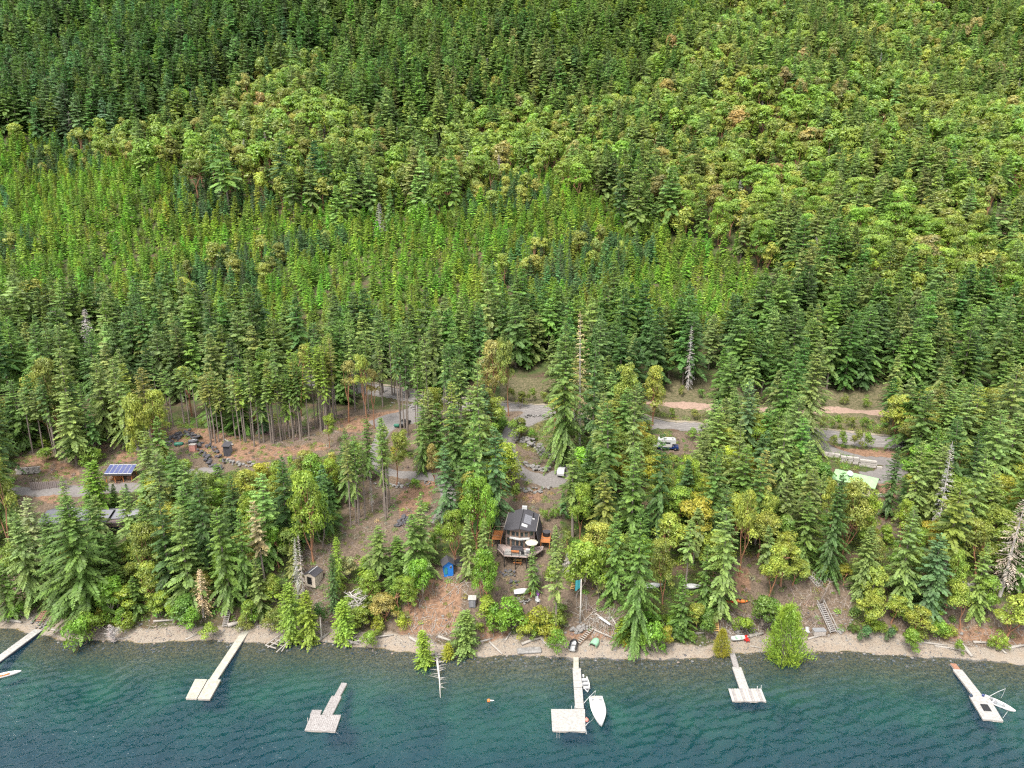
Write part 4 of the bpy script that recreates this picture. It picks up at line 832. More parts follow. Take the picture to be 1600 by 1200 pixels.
# ---------------------------------------------------------------- boats
def hull(L, B, D, blunt=2.2, stern=.85, inner=.06, floor=.12, n=12):
    mb = MB(); prev = None; rings = []
    for i in range(n + 1):
        t = i / n; x = -L / 2 + L * t; hw = B / 2 * (stern + (1 - stern) * min(1, t * 3)) * max(.0, 1 - max(0, (t - .35) / .65) ** blunt) + .015
        sh = D * (1 + .18 * t * t); kz = -.12 * D + .55 * D * max(0, (t - .75) / .25) ** 2; iw = max(hw - inner, .005); fz = min(kz + floor, sh - .03)
        rings.append([(x, hw, sh), (x, hw * .72, kz + .12 * D), (x, 0, kz), (x, -hw * .72, kz + .12 * D), (x, -hw, sh), (x, -iw, sh), (x, -iw * .72, fz), (x, iw * .72, fz), (x, iw, sh)])
    for r0 in rings: mb.v += r0
    k = 9
    for i in range(n):
        for j in range(k): mb.f.append((i * k + j, (i + 1) * k + j, (i + 1) * k + (j + 1) % k, i * k + (j + 1) % k))
    mb.f.append(tuple(range(k))[::-1]); return mb
def boat(label, p, ang, L, B, D, mat='white', blunt=2.2, stern=.85, seats=(.3, .6), seatmat='white', name='rowing_boat', cat='boat', inner_mat=None, n=12):
    r = root(name, label, cat, p, ang); hull(L, B, D, blunt, stern, n=n).obj('hull', M[mat], r, True)
    if inner_mat:
        m = MB(); m.v = [(-L * .32, -B * .24, .14 * D + .02), (-L * .32, B * .24, .14 * D + .02), (L * .18, B * .22, .14 * D + .02), (L * .3, 0, .14 * D + .04), (L * .18, -B * .22, .14 * D + .02)]; m.f = [(4, 3, 2, 1, 0)]; m.obj('cockpit', M[inner_mat], r)
    for f in seats: MB().box((-L / 2 + L * f, 0, D * .72), (.28, B * .86, .04)).obj('seat', M[seatmat], r)
    return r
def motor(parent, x, z, mat='black', h=.45):
    MB().box((x - .12, 0, z + .15), (.36, .3, h)).box((x - .1, 0, z - .35), (.1, .08, .8)).obj('outboard_motor', M[mat], parent, bevel=.04)
b = boat('white boat with an orange brown cockpit at the left edge of the water', lake(10, 1056, .05), math.radians(24), 4.6, 1.25, .4, 'white', 2.0, .3, (), inner_mat='rust', name='paddle_boat')
MB().box((0, .1, .2), (.9, .35, .18), .3).box((-.8, 0, .2), (.4, .5, .2)).obj('seat', M['wood_or'], b)
b = boat('small white skiff with two benches tied beside the long dock', lake(915, 1072, .02), math.radians(-84), 3.9, 1.45, .45, 'white', 2.4, .9, (.25, .5, .75), 'grey'); motor(b, -1.95, .35, 'white')
b = root('covered_motorboat', 'large white motorboat under a taut cover beside the square float', 'motorboat', lake(935, 1116, .02), math.radians(-88))
hull(6.6, 2.5, .85, 2.3, .9).obj('hull', M['white'], b, True)
m = MB(); n = 12
for i in range(n + 1):
    t = i / n; x = -3.25 + 6.5 * t; hw = 1.25 * (.9 + .1 * min(1, t * 3)) * max(0, 1 - max(0, (t - .35) / .65) ** 2.3) + .02; sh = .88 * (1 + .18 * t * t)
    m.v += [(x, hw, sh), (x, hw * .6, sh + .22 * math.sin(math.pi * min(t + .08, 1)) + .02), (x, 0, sh + .32 * math.sin(math.pi * min(t + .08, 1)) + .03), (x, -hw * .6, sh + .22 * math.sin(math.pi * min(t + .08, 1)) + .02), (x, -hw, sh)]
for i in range(n):
    for j in range(4): a = i * 5 + j; m.f.append((a, a + 5, a + 6, a + 1))
m.f.append((0, 1, 2, 3, 4)); m.obj('boat_cover', M['white'], b, True)
for y in (-.62, .62): MB().box((-2.1, y, 1.17), (.34, .42, .05)).obj('vent', M['grey'], b)
for y in (-.95, .95): MB().box((-.9, y, 1.06), (.9, .03, .05)).obj('cover_strap', M['grey'], b)
MB().box((.2, 0, 1.26), (.12, .3, .05)).obj('cleat', M['grey'], b); MB().box((-2.75, 0, 1.12), (.12, 1.5, .06)).obj('cover_bow', M['beige'], b)
b = boat('white open boat with blue black outboard beside the right dock', lake(1561, 1103, .02), math.radians(-48), 4.6, 1.6, .5, 'white', 2.3, .9, (.35, .62), 'grey'); motor(b, -2.3, .4, 'navy', .6)
MB().box((-1.3, .35, .5), (.5, .5, .3)).box((-.5, -.3, .45), (.3, .4, .25)).obj('console', M['grey'], b, bevel=.05)
def whip(label, a, top, c):
    m = MB(); a, top, c = Vector(a), Vector(top), Vector(c); pts = [a.lerp(top, .0), a.lerp(top, .5) + Vector((0, 0, .12)), top]; m.tube(pts, [.05, .04, .03], 5); r = tag(m.obj('mooring_whip', M['white']), label, 'mooring pole')
    MB().tube([top, top.lerp(c, .5) - Vector((0, 0, .15)), c], .015, 4).obj('mooring_line', M['white'], r)
whip('white mooring pole arching from the long dock over the motorboat', lake(912, 1099, .5), lake(931, 1079, 1.6), lake(926, 1096, .9))
whip('low white mooring pole at the end of the square float', lake(915, 1134, .5), lake(921, 1128, .7), lake(928, 1121, .8))
whip('white mooring pole curving over the open boat at the right dock', lake(1546, 1088, .5), lake(1571, 1076, 1.7), lake(1564, 1091, .7))
MB().tube([lake(1567, 1122, .5), lake(1574, 1112, .5)], .03, 4).obj('mooring_rope', M['white']); tag(bpy.context.scene.objects['mooring_rope'], 'thin rope between the white float and the open boat bow', 'rope')
def ball(r, c, n=10, m=7, sz=1.0):
    mb = MB(); c = Vector(c)
    for i in range(1, m):
        th = math.pi * i / m
        for k in range(n): ph = 2 * math.pi * k / n; mb.v.append(tuple(c + Vector((r * math.sin(th) * math.cos(ph), r * math.sin(th) * math.sin(ph), r * sz * math.cos(th)))))
    mb.v += [tuple(c + Vector((0, 0, r * sz))), tuple(c - Vector((0, 0, r * sz)))]; T, Bq = len(mb.v) - 2, len(mb.v) - 1
    for i in range(m - 2):
        for k in range(n): mb.f.append((i * n + k, (i + 1) * n + k, (i + 1) * n + (k + 1) % n, i * n + (k + 1) % n))
    for k in range(n): mb.f.append((T, k, (k + 1) % n)); mb.f.append((Bq, (m - 2) * n + (k + 1) % n, (m - 2) * n + k))
    return mb
M['buoy'] = P_('faded_red_buoy', (.60, .20, .16), .5, scale=2)
r = root('mooring_buoy', 'faded red ball buoy floating beside the square float', 'buoy', lake(916.5, 1125, .25)); ball(.36, (0, 0, 0)).obj('ball', M['buoy'], r, True); MB().tube([(0, 0, .3), (0, 0, .5)], .06, 6).obj('eye', M['buoy'], r)
r = root('mooring_buoy', 'small red and white buoy floating alone in open water', 'buoy', lake(765, 1095, .12)); ball(.3, (-.15, 0, .05)).obj('ball', M['orange'], r, True); MB().tube([(.1, 0, .05), (.75, .05, .02)], [.14, .08], 7).obj('pick_up_handle', M['white'], r)

# ---------------------------------------------------------------- steps down the bank
def stairs(name, label, top, bot, w, n, mt, mr, rails=False, cat='stairs', lift=.35):
    a, b = G(*top), G(*bot); a.z += lift; b.z += .25; d = b - a; h = Vector((d.x, d.y, 0)).normalized(); s = Vector((-h.y, h.x, 0)) * w / 2
    r = root(name, label, cat, (0, 0, 0))
    for sg in (-1, 1): MB().bar(a + s * sg, b + s * sg, .07, .22).obj('stringer', M[mr], r)
    for i in range(n):
        p = a.lerp(b, (i + .5) / n) + Vector((0, 0, .06)); MB().hexa([p + s * .97 * x + h * y * .13 + Vector((0, 0, z)) for z in (0, .05) for x, y in ((-1, -1), (1, -1), (1, 1), (-1, 1))]).obj('tread', M[mt], r)
    if rails:
        for sg in (-1, 1):
            up = Vector((0, 0, .85)); MB().bar(a + s * sg * 1.08 + up, b + s * sg * 1.08 + up, .07).obj('handrail', M['deck_white'], r)
            for i in range(6): p = a.lerp(b, i / 5) + s * sg * 1.08; MB().bar(p, p + up, .06).obj('rail_post', M['deck_white'], r)
    return r
stairs('staircase', 'narrow grey wooden staircase above the long cream dock', (362, 938), (351, 982), .95, 16, 'deck_grey', 'wood_gr')
stairs('staircase', 'long grey staircase with white handrails down to the beach', (1281, 946), (1302, 990), 1.3, 15, 'deck_grey', 'wood_gr', True)
stairs('staircase', 'short yellow wooden steps above the bright green bush', (1117, 968), (1119, 990), 1.0, 8, 'wood_ye', 'wood_ye')
stairs('staircase', 'log edged beach steps beside the upturned green dinghy', (925, 984), (903, 1008), .9, 9, 'log', 'wood', lift=.2)
stairs('staircase', 'brown steps down the bank at the left dock', (72, 957), (62, 974), 1.4, 6, 'rust', 'wood')
stairs('step_ladder', 'small yellow ladder steps beside the hanging flag', (897, 912), (894, 924), .7, 5, 'wood_ye', 'wood_ye')
stairs('staircase', 'grey steps under the yellow arbutus above the long staircase', (1266, 904), (1281, 920), 1.1, 6, 'wood_gr', 'wood_gr', True)
stairs('staircase', 'dark timber steps climbing left of the dark roofed cabin', (787, 812), (784, 826), 1.2, 7, 'wood_gr', 'wood')
p = G(1301, 996); r = root('stair_landing', 'pale plank landing at the foot of the long staircase', 'landing', p); deck_section(r, [p + Vector(v) for v in ((-.9, -.9, 0), (.9, -.9, 0), (.9, .9, 0), (-.9, .9, 0))], p.z + .5, M['deck_white'], single=True, pw=.3)
for v in ((-.8, -.8), (.8, -.8), (.8, .8), (-.8, .8)): MB().bar(p + Vector((v[0], v[1], -.4)), p + Vector((v[0], v[1], .44)), .1).obj('leg', M['wood_gr'], r)
p = G(1283, 938); r = root('stair_landing', 'pale plank landing at the head of the long staircase', 'landing', p); deck_section(r, [p + Vector(v) for v in ((-1.3, -1, 0), (1.3, -1, 0), (1.3, 1, 0), (-1.3, 1, 0))], p.z + .4, M['deck_grey'], single=True, pw=.3)

# ---------------------------------------------------------------- the dark roofed cabin
hp = G(812, 868); hr = root('cabin', 'dark roofed two storey cabin with prow front in the trees', 'house', hp, math.radians(-7))
FZ = 1.9          # main floor above the ground at the front
MB().box((0, 4.2, FZ - 1.2), (6.0, 8.0, 2.3)).obj('foundation', M['concrete'], hr)
def poly(mb, pts): mb.face(pts)
m = MB(); W_, E_, RG = 3.1, FZ + 3.3, FZ + 4.9
m.face([(-W_, .9, FZ), (-W_, 8, FZ), (-W_, 8, E_), (-W_, .9, E_)]); m.face([(W_, .9, FZ), (W_, .9, E_), (W_, 8, E_), (W_, 8, FZ)]); m.face([(-W_, 8, FZ), (W_, 8, FZ), (W_, 8, E_), (0, 8, RG - .1), (-W_, 8, E_)])
m.face([(-W_, .9, FZ), (-W_, .9, E_), (-1.9, .2, E_ + .5), (-1.9, .2, FZ)]); m.face([(W_, .9, FZ), (1.9, .2, FZ), (1.9, .2, E_ + .5), (W_, .9, E_)])
m.face([(-1.9, .2, FZ), (-1.9, .2, E_ + .5), (0, -.3, RG - .15), (0, -.3, FZ)]); m.face([(1.9, .2, FZ), (0, -.3, FZ), (0, -.3, RG - .15), (1.9, .2, E_ + .5)])
m.obj('wall', M['siding'], hr)
def slab(a, b, c, d, t, nm, mat, parent):
    a, b, c, d = map(Vector, (a, b, c, d)); n = (b - a).cross(d - a).normalized() * t; return MB().hexa([a - n, b - n, c - n, d - n, a, b, c, d]).obj(nm, M[mat], parent)
for sg in (-1, 1):
    a = [(0, -1.1, RG), (sg * 1.9, -.7, RG - .55), (sg * 3.4, .4, RG - 1.15), (sg * 3.4, 8.2, RG - 1.15), (0, 8.9, RG)]
    mb = MB(); mb.face([Vector(p) for p in a]); mb.face([Vector(p) - Vector((0, 0, .16)) for p in a][::-1])
    for i in range(5): mb.face([Vector(a[i]), Vector(a[(i + 1) % 5]), Vector(a[(i + 1) % 5]) - Vector((0, 0, .16)), Vector(a[i]) - Vector((0, 0, .16))])
    rf = mb.obj('roof', M['roof_dk'], hr)
    slab((sg * 3.4, .4, RG - 1.16), (sg * 4.1, .5, FZ + .7), (sg * 4.1, 8.1, FZ + .7), (sg * 3.4, 8.2, RG - 1.16), .1 * sg, 'lower_roof', 'roof_dk', hr)
    MB().bar((sg * 3.42, .4, RG - 1.1), (sg * 3.42, 8.2, RG - 1.1), .07).obj('eave_trim', M['wood_gr'], hr)
MB().box((.15, 8.3, RG + .25), (1.1, .5, .7)).obj('chimney', M['white'], hr); MB().tube([(2.4, 5.4, RG - 1), (2.4, 5.4, RG + .5)], .13, 8).obj('stove_pipe', M['black'], hr)
MB().box((2.4, 5.1, RG - .72), (.5, .5, .12), ry=.33).obj('roof_vent', M['white'], hr)
def on_roof(x0, x1, y0, y1, nm, mat, up=.05):
    f = lambda x: RG - .33 * x * 1.02 + up; return MB().hexa([(x, y, f(x) + z) for z in (-.04, .04) for x, y in ((x0, y0), (x1, y0), (x1, y1), (x0, y1))]).obj(nm, M[mat], hr)
for k in range(5): on_roof(.55, 2.05, 2.1 + k * .78, 2.8 + k * .78, 'solar_panel', 'roof_gr')
on_roof(.3, 1.5, .35, 1.5, 'skylight', 'white')
m = MB(); m.tube([(0, -1.1, RG + .02), (0, 8.9, RG + .02)], .07, 5); m.obj('ridge_cap', M['black'], hr)
def pane(x0, x1, z0, z1, yf):
    fr = MB(); ya, yb = yf(x0), yf(x1); o = .04
    fr.hexa([(x0, ya - o, z0), (x1, yb - o, z0), (x1, yb + .02, z0), (x0, ya + .02, z0), (x0, ya - o, z1), (x1, yb - o, z1), (x1, yb + .02, z1), (x0, ya + .02, z1)]); w_ = fr.obj('window', M['wood'], hr)
    s = .09; g = MB(); xa, xb = x0 + s, x1 - s; y2, y3 = yf(xa) - o - .012, yf(xb) - o - .012; g.hexa([(xa, y2, z0 + s), (xb, y3, z0 + s), (xb, y3 + .01, z0 + s), (xa, y2 + .01, z0 + s), (xa, y2, z1 - s), (xb, y3, z1 - s), (xb, y3 + .01, z1 - s), (xa, y2 + .01, z1 - s)]); g.obj('pane', M['glass'], w_)
fy = lambda x: -.3 + abs(x) * .263 if abs(x) <= 1.9 else .2 + (abs(x) - 1.9) * .583
for z0, z1 in ((FZ + .1, FZ + 2.0), (FZ + 2.5, FZ + 3.7)):
    for x0, x1 in ((-1.75, -.95), (-.85, -.12), (.12, .85), (.95, 1.75), (-2.85, -2.05), (2.05, 2.85)): pane(x0, x1, z0, z1, fy)
for x in (-1.9, 0, 1.9): MB().bar((x, fy(x) - .12, FZ), (x, fy(x) - .12, E_ + .3 if x else RG - .3), .16).obj('post', M['wood'], hr)
for sg in (-1, 1): MB().hexa([(sg * x, y, FZ + 2.12 + z) for z in (0, .26) for x, y in (((.0, -.95), (2.1, -.35), (2.1, .12), (0, -.36)) if sg > 0 else ((2.1, -.35), (0, -.95), (0, -.36), (2.1, .12)))]).obj('balcony_edge', M['white'], hr)
# decks
dk = root('deck', 'pale pinkish viewing deck round the front of the dark roofed cabin', 'deck', hp, math.radians(-7))
dz = FZ - .05
out = [(-2.9, -3.6), (1.9, -3.6), (3.6, -2.2), (4.9, -.2), (4.9, 1.2), (2.9, .8), (1.9, .15), (0, -.35), (-1.9, .15), (-3.0, .8), (-4.6, 1.0), (-4.6, -1.0)]
m = MB(); m.face([(x, y, dz) for x, y in out]); m.face([(x, y, dz - .22) for x, y in out][::-1])
for i in range(len(out)): a, b2 = out[i], out[(i + 1) % len(out)]; m.face([(*a, dz - .22), (*b2, dz - .22), (*b2, dz), (*a, dz)])
m.obj('deck_floor', M['deck_pink'], dk)
m = MB()
for k in range(26): x = -2.8 + k * .18; m.box((x, -2.2 if x > -2.4 else -2.1, dz + .012), (.16, 2.7, .02))
q_ = m.obj('deck_boards', M['deck_white'], dk); q_['kind'] = 'stuff'
rail = [(-4.6, 1.0), (-4.6, -1.0), (-2.9, -3.6), (1.9, -3.6), (3.6, -2.2), (4.9, -.2)]
for i in range(len(rail) - 1):
    a, b2 = Vector((*rail[i], dz)), Vector((*rail[i + 1], dz)); n = max(1, int((b2 - a).length / 1.6))
    for z in (.35, .65, .98): MB().bar(a + Vector((0, 0, z)), b2 + Vector((0, 0, z)), .06).obj('rail', M['black'], dk)
    for k in range(n): p = a.lerp(b2, k / n); MB().bar(p, p + Vector((0, 0, 1.02)), .09).obj('rail_post', M['black'], dk)
for x, y in ((-2.8, -3.5), (1.8, -3.5), (-.5, -3.5), (-4.5, -.9), (4.7, -.3)): MB().bar((x, y, -1.8), (x, y, dz - .22), .16).obj('support_post', M['black'], dk)
for sg, nm in ((-1, 'left'), (1, 'right')):
    o = root('side_deck', 'orange stained side deck %s of the dark roofed cabin' % ('left' if sg < 0 else 'right'), 'deck', hp, math.radians(-7))
    for k in range(9): MB().box((sg * 5.2, 2.0 + k * .46, FZ + .5), (2.0, .42, .06)).obj('plank', M['wood_or'], o)
    for x in (4.3, 6.1):
        for y in (1.9, 5.8): MB().bar((sg * x, y, -1), (sg * x, y, FZ + .46), .14).obj('support_post', M['wood_or'], o)
    for y in (1.85, 5.95): MB().bar((sg * 4.3, y, FZ + 1.4), (sg * 6.15, y, FZ + 1.4), .07).obj('rail', M['wood'], o)
    MB().bar((sg * 6.15, 1.85, FZ + 1.4), (sg * 6.15, 5.95, FZ + 1.4), .07).obj('rail', M['wood'], o)
def at_house(x, y, z): return hr.matrix_basis @ Vector((x, y, z))
def hroot(nm, lb, cat, x, y, z, rz=0): return root(nm, lb, cat, at_house(x, y, z), math.radians(-7) + rz)
bpy.context.view_layer.update()
o = hroot('hot_tub', 'round black hot tub on the right side deck', 'hot tub', 5.3, 4.9, FZ + .53); MB().tube([(0, 0, 0), (0, 0, .85)], .85, 18).obj('shell', M['black'], o); MB().tube([(0, 0, .86), (0, 0, .95)], .88, 18).obj('lid', M['roof_dk'], o)
o = hroot('parasol', 'open cream parasol on the cabin deck', 'parasol', 2.6, -1.0, dz); MB().tube([(0, 0, 0), (0, 0, 2.35)], .035, 6).obj('pole', M['wood_gr'], o)
m = MB(); m.v = [(0, 0, 2.45)] + [(1.35 * math.cos(i * math.pi / 4 + .2), 1.35 * math.sin(i * math.pi / 4 + .2), 1.95) for i in range(8)] + [(1.35 * math.cos(i * math.pi / 4 + .2), 1.35 * math.sin(i * math.pi / 4 + .2), 1.8) for i in range(8)]
m.f = [(0, i + 1, (i + 1) % 8 + 1) for i in range(8)] + [(i + 1, i + 9, (i + 1) % 8 + 9, (i + 1) % 8 + 1) for i in range(8)]; m.obj('canopy', M['cream'], o); MB().box((0, 0, .06), (.5, .5, .12)).obj('base', M['black'], o)
o = hroot('sofa', 'dark outdoor sofa against the cabin front', 'sofa', -.4, -1.35, dz); MB().box((0, 0, .25), (2.2, .8, .4)).obj('seat', M['roof_dk'], o, bevel=.05); MB().box((0, .4, .6), (2.2, .2, .6)).obj('backrest', M['roof_dk'], o, bevel=.05)
for x in (-1.15, 1.15): MB().box((x, 0, .35), (.2, .8, .6)).obj('armrest', M['roof_dk'], o)
o = hroot('bench_table', 'orange wooden table on the cabin deck', 'table', -.7, -2.6, dz); MB().box((0, 0, .5), (1.6, .7, .06)).obj('top', M['wood_or'], o)
for x in (-.7, .7):
    for y in (-.25, .25): MB().bar((x, y, 0), (x, y, .48), .07).obj('leg', M['wood_or'], o)
o = hroot('deck_chair', 'dark grey chair beside the orange table on the deck', 'chair', .9, -2.7, dz); MB().box((0, 0, .35), (.6, .6, .12)).obj('seat', M['black'], o); MB().box((0, -.3, .6), (.6, .1, .5)).obj('backrest', M['black'], o)
for x in (-.25, .25): MB().bar((x, -.25, 0), (x, -.25, .3), .05).bar((x, .25, 0), (x, .25, .3), .05).obj('leg', M['black'], o)
o = hroot('grill', 'white lidded grill on the cabin deck', 'grill', 2.0, -2.2, dz); MB().box((0, 0, .4), (.7, .5, .8)).obj('cabinet', M['grey'], o); MB().tube([(-.35, 0, .85), (.35, 0, .85)], .25, 8).obj('lid', M['white'], o)
o = root('picnic_table', 'orange brown picnic table below the cabin deck', 'table', G(809, 880), math.radians(-5)); MB().box((0, 0, .74), (1.7, .75, .05)).obj('top', M['wood_ye'], o)
for y in (-.65, .65): MB().box((0, y, .44), (1.7, .28, .05)).obj('bench', M['wood_or'], o)
for x in (-.6, .6): MB().bar((x, -.65, 0), (x, .15, .72), .08).bar((x, .65, 0), (x, -.15, .72), .08).bar((x, -.7, .4), (x, .7, .4), .07).obj('leg_frame', M['wood_or'], o)

# ---------------------------------------------------------------- other buildings
def gable(name, label, p, rz, w, l, h, rise, wall, roof, over=.3, door=None, cat='shed', ridge=None, windows=()):
    r = root(name, label, cat, p, rz); m = MB(); a, b2 = w / 2, l / 2
    m.v = [(-a, -b2, -.6), (a, -b2, -.6), (a, b2, -.6), (-a, b2, -.6), (-a, -b2, h), (a, -b2, h), (a, b2, h), (-a, b2, h), (0, -b2, h + rise), (0, b2, h + rise)]
    m.f = [(0, 1, 5, 8, 4), (2, 3, 7, 9, 6), (1, 2, 6, 5), (3, 0, 4, 7)]; m.obj('wall', M[wall], r)
    sl = rise / a
    for sg in (-1, 1):
        e = a + over; P4 = [(0, -b2 - over, h + rise + .04), (sg * e, -b2 - over, h + rise - sl * e + .04), (sg * e, b2 + over, h + rise - sl * e + .04), (0, b2 + over, h + rise + .04)]
        MB().hexa([Vector(q) - Vector((0, 0, .02)) for q in P4] + [Vector(q) + Vector((0, 0, .08)) for q in P4]).obj('roof', M[roof], r)
    if ridge: MB().bar((0, -b2 - over, h + rise + .16), (0, b2 + over, h + rise + .16), .2, .06).obj('ridge_cap', M[ridge], r)
    if door:
        dx, dw, dh, dm = door; d_ = MB().box((dx, -b2 - .03, dh / 2), (dw, .06, dh)).obj('door', M[dm], r); MB().box((dx + dw * .35, -b2 - .08, dh * .5), (.06, .05, .1)).obj('handle', M['grey'], d_)
    for (fx, fy_, z, ww, wh, ax, wm) in windows:
        w_ = MB().box((fx, fy_, z), (ww, .08, wh) if ax == 'x' else (.08, ww, wh)).obj('window', M['white'], r); MB().box((fx + (0 if ax == 'x' else .03 * math.copysign(1, fx)), fy_ - (.03 if ax == 'x' else 0), z), (ww * .8, .05, wh * .8) if ax == 'x' else (.05, ww * .8, wh * .8)).obj('pane', M[wm], w_)
    return r
gable('garden_shed', 'small beige shed with black roof and doorway shade painted black', G(491, 908), math.radians(-22), 2.5, 2.6, 2.0, .55, 'beige', 'roof_dk', .15, (-.1, 1.1, 1.6, 'black'), ridge='white')  # black door panel stands in for the shade inside the open doorway
gable('blue_shed', 'bright blue shed under a dark gable roof', G(700, 893), math.radians(14), 1.9, 1.9, 2.2, .7, 'blue', 'roof_dk', .4, (-.55, .6, 1.5, 'teal'), windows=[(.97, 0, 1.5, .5, .5, 'y', 'glass'), (.45, -.98, 1.5, .4, .5, 'x', 'glass')])
MB().box((0, 0, .4), (1.6, 1.2, .9)).obj('storage_box', M['roof_dk']); o = SC.objects['storage_box']; o.location = G(716, 883); tag(o, 'dark storage box right of the blue shed', 'box'); MB().box((0, 0, .88), (1.7, 1.3, .06)).obj('lid', M['black'], o)
p = G(190, 752); o = root('solar_shelter', 'open timber shelter roofed with six blue solar panels', 'shelter', p, math.radians(1)); hw = 3.4
for x in (-3.1, -1, 1, 3.1):
    for y, z in ((-.9, 2.35), (1.6, 3.2)): MB().bar((x, y, -.5), (x, y, z), .16).obj('post', M['wood_or'], o)
MB().hexa([(x, y, z + t) for t in (0, .14) for x, y, z in ((-hw, -1.35, 2.25), (hw, -1.35, 2.25), (hw, 2.1, 3.5), (-hw, 2.1, 3.5))]).obj('roof', M['black'], o)
MB().box((0, -1.4, 2.25), (6.9, .08, .42)).obj('fascia', M['roof_dk'], o); MB().box((0, 1.65, 1.1), (6.2, .1, 2.2)).obj('back_wall', M['wood'], o); MB().box((-1.1, 0, .55), (2.2, .6, .1)).box((-1.1, .4, .9), (2.2, .1, .5)).obj('bench', M['wood_or'], o); MB().box((2.2, .4, .6), (1.6, .8, 1.2)).obj('cabinet', M['rust'], o)
for i in range(6):
    x0 = -hw + .12 + i * 1.115; q4 = [(x0, -1.25, 2.45), (x0 + 1.04, -1.25, 2.45), (x0 + 1.04, 1.95, 3.61), (x0, 1.95, 3.61)]
    pn = MB().hexa([Vector(q) + Vector((0, 0, t)) for t in (0, .05) for q in q4]).obj('solar_panel', M['white'], o); cen = sum((Vector(q) for q in q4), Vector()) / 4
    MB().hexa([cen + (Vector(q) - cen) * .91 + Vector((0, 0, t)) for t in (.04, .065) for q in q4]).obj('cells', M['solar'], pn)
a, b2 = G(48, 767), G(107, 764); o = root('timber_fence', 'brown grey board retaining fence below the orange bank', 'fence', (0, 0, 0)); n = 20; M['fence'] = P_('weathered_fence_board', (.25, .21, .20), .9, scale=5, rgb2=(.13, .105, .105), stretch=(4, 4, .7))
for i in range(n):
    p = a.lerp(b2, (i + .5) / n); MB().box((p.x, p.y + random.uniform(-.03, .03), p.z + .9 + random.uniform(-.08, .08)), ((b2 - a).length / n - .03, .07, 2.2)).obj('board', M['fence'], o)
for z in (.3, 1.5): MB().bar(a + Vector((0, .1, z)), b2 + Vector((0, .1, z)), .1).obj('rail', M['wood'], o)
o = root('log_wall', 'low log retaining wall beside the timber fence', 'wall', (0, 0, 0)); a, b2 = G(26, 742), G(62, 739); MB().bar(a + Vector((0, 0, 1.9)), b2 + Vector((0, 0, 1.9)), .3).obj('cap_log', M['wood'], o)
for i in range(4):
    for k in range(4): p = a.lerp(b2, (k + .5) / 4); MB().box((p.x + .3 * (i % 2), p.y, p.z + .2 + i * .45), (1.45, .6, .42)).obj('block', M['concrete'], o, bevel=.03)
# low grey house, mostly under the firs
o = root('grey_roofed_house', 'low house with shallow grey metal roofs half hidden by firs', 'house', G(135, 835), math.radians(-3)); MB().box((0, 3, 1.2), (16, 6, 3.2)).obj('wall', M['siding'], o)
for (x0, x1, y0, y1, z0, z1) in ((-10, -4.2, -1.2, 6.5, 2.9, 4.1), (-4.2, 5, 0, 6.5, 3.0, 4.2), (5, 10.5, 1.5, 6.8, 2.9, 4.0)):
    ym = (y0 + y1) / 2
    MB().hexa([(x, y, z + t) for t in (0, .15) for x, y, z in ((x0, y0, z0), (x1 + (.6 if x1 > 9 else 0), y0 + (1.2 if x1 > 9 else 0), z0), (x1, ym, z1), (x0, ym, z1))]).obj('roof', M['roof_gr'], o)
    MB().hexa([(x, y, z + t) for t in (0, .15) for x, y, z in ((x0, ym, z1), (x1, ym, z1), (x1, y1, z0), (x0, y1, z0))]).obj('roof', M['roof_gr'], o)
for x in (-9, -5, 0, 6, 9): MB().bar((x, .2, -1), (x, .2, 2.9), .2).obj('post', M['black'], o)
for x in (-7.4, -2, 2.2, 7): w_ = MB().box((x, -.03, 1.4), (2.2, .1, 1.4)).obj('window', M['wood'], o); MB().box((x, -.09, 1.4), (2.0, .04, 1.2)).obj('pane', M['glass'], w_)
MB().tube([(-6.4, 3.2, 3.9), (-6.4, 3.2, 4.8)], .35, 10).obj('chimney', M['black'], o); MB().box((-5.6, 4.2, 4.1), (1.1, .8, .3)).obj('skylight', M['white'], o)
# green roofed house
o = root('green_roofed_house', 'house with a pale green metal roof behind yellow arbutus', 'house', G(1330, 775), math.radians(-38)); MB().box((0, 3, 1.3), (8.4, 5, 3.6)).obj('wall', M['beige'], o)
for sg in (-1, 1): MB().hexa([(x, y, z + t) for t in (0, .12) for x, y, z in (((-4.8, 3 + sg * 3.1, 3.0), (4.8, 3 + sg * 3.1, 3.0), (4.8, 3, 4.5), (-4.8, 3, 4.5)))]).obj('roof', M['roof_gn'], o)
MB().hexa([(x, y, z + t) for t in (.16, .22) for x, y, z in ((-4.4, 3.2, 4.35), (-2.6, 3.2, 4.35), (-2.6, 5.2, 3.4), (-4.4, 5.2, 3.4))]).obj('solar_panel', M['navy'], o)
for x in (-2.6, 0, 2.6): w_ = MB().box((x, .46, 1.6), (1.3, .1, 1.2)).obj('window', M['white'], o); MB().box((x, .40, 1.6), (1.1, .04, 1.0)).obj('pane', M['glass'], w_)
p = G(1337, 775); o = root('patio_canopy', 'small white square canopy below the green roofed house', 'canopy', p); MB().box((0, 0, 2.3), (1.9, 1.7, .12)).obj('roof', M['white'], o)
for x in (-.8, .8):
    for y in (-.7, .7): MB().bar((x, y, -.3), (x, y, 2.3), .08).obj('post', M['wood_gr'], o)
p = G(1324, 765); o = root('satellite_dish', 'pale round satellite dish in the yellow arbutus', 'dish', p); MB().tube([(0, 0, 0), (0, 0, 4)], .06, 6).obj('mast', M['grey'], o); MB().tube([(0, -.1, 4.1), (0, -.16, 4.15), (0, -.3, 4.3)], [.1, .55, .7], 14).obj('reflector', M['white'], o)
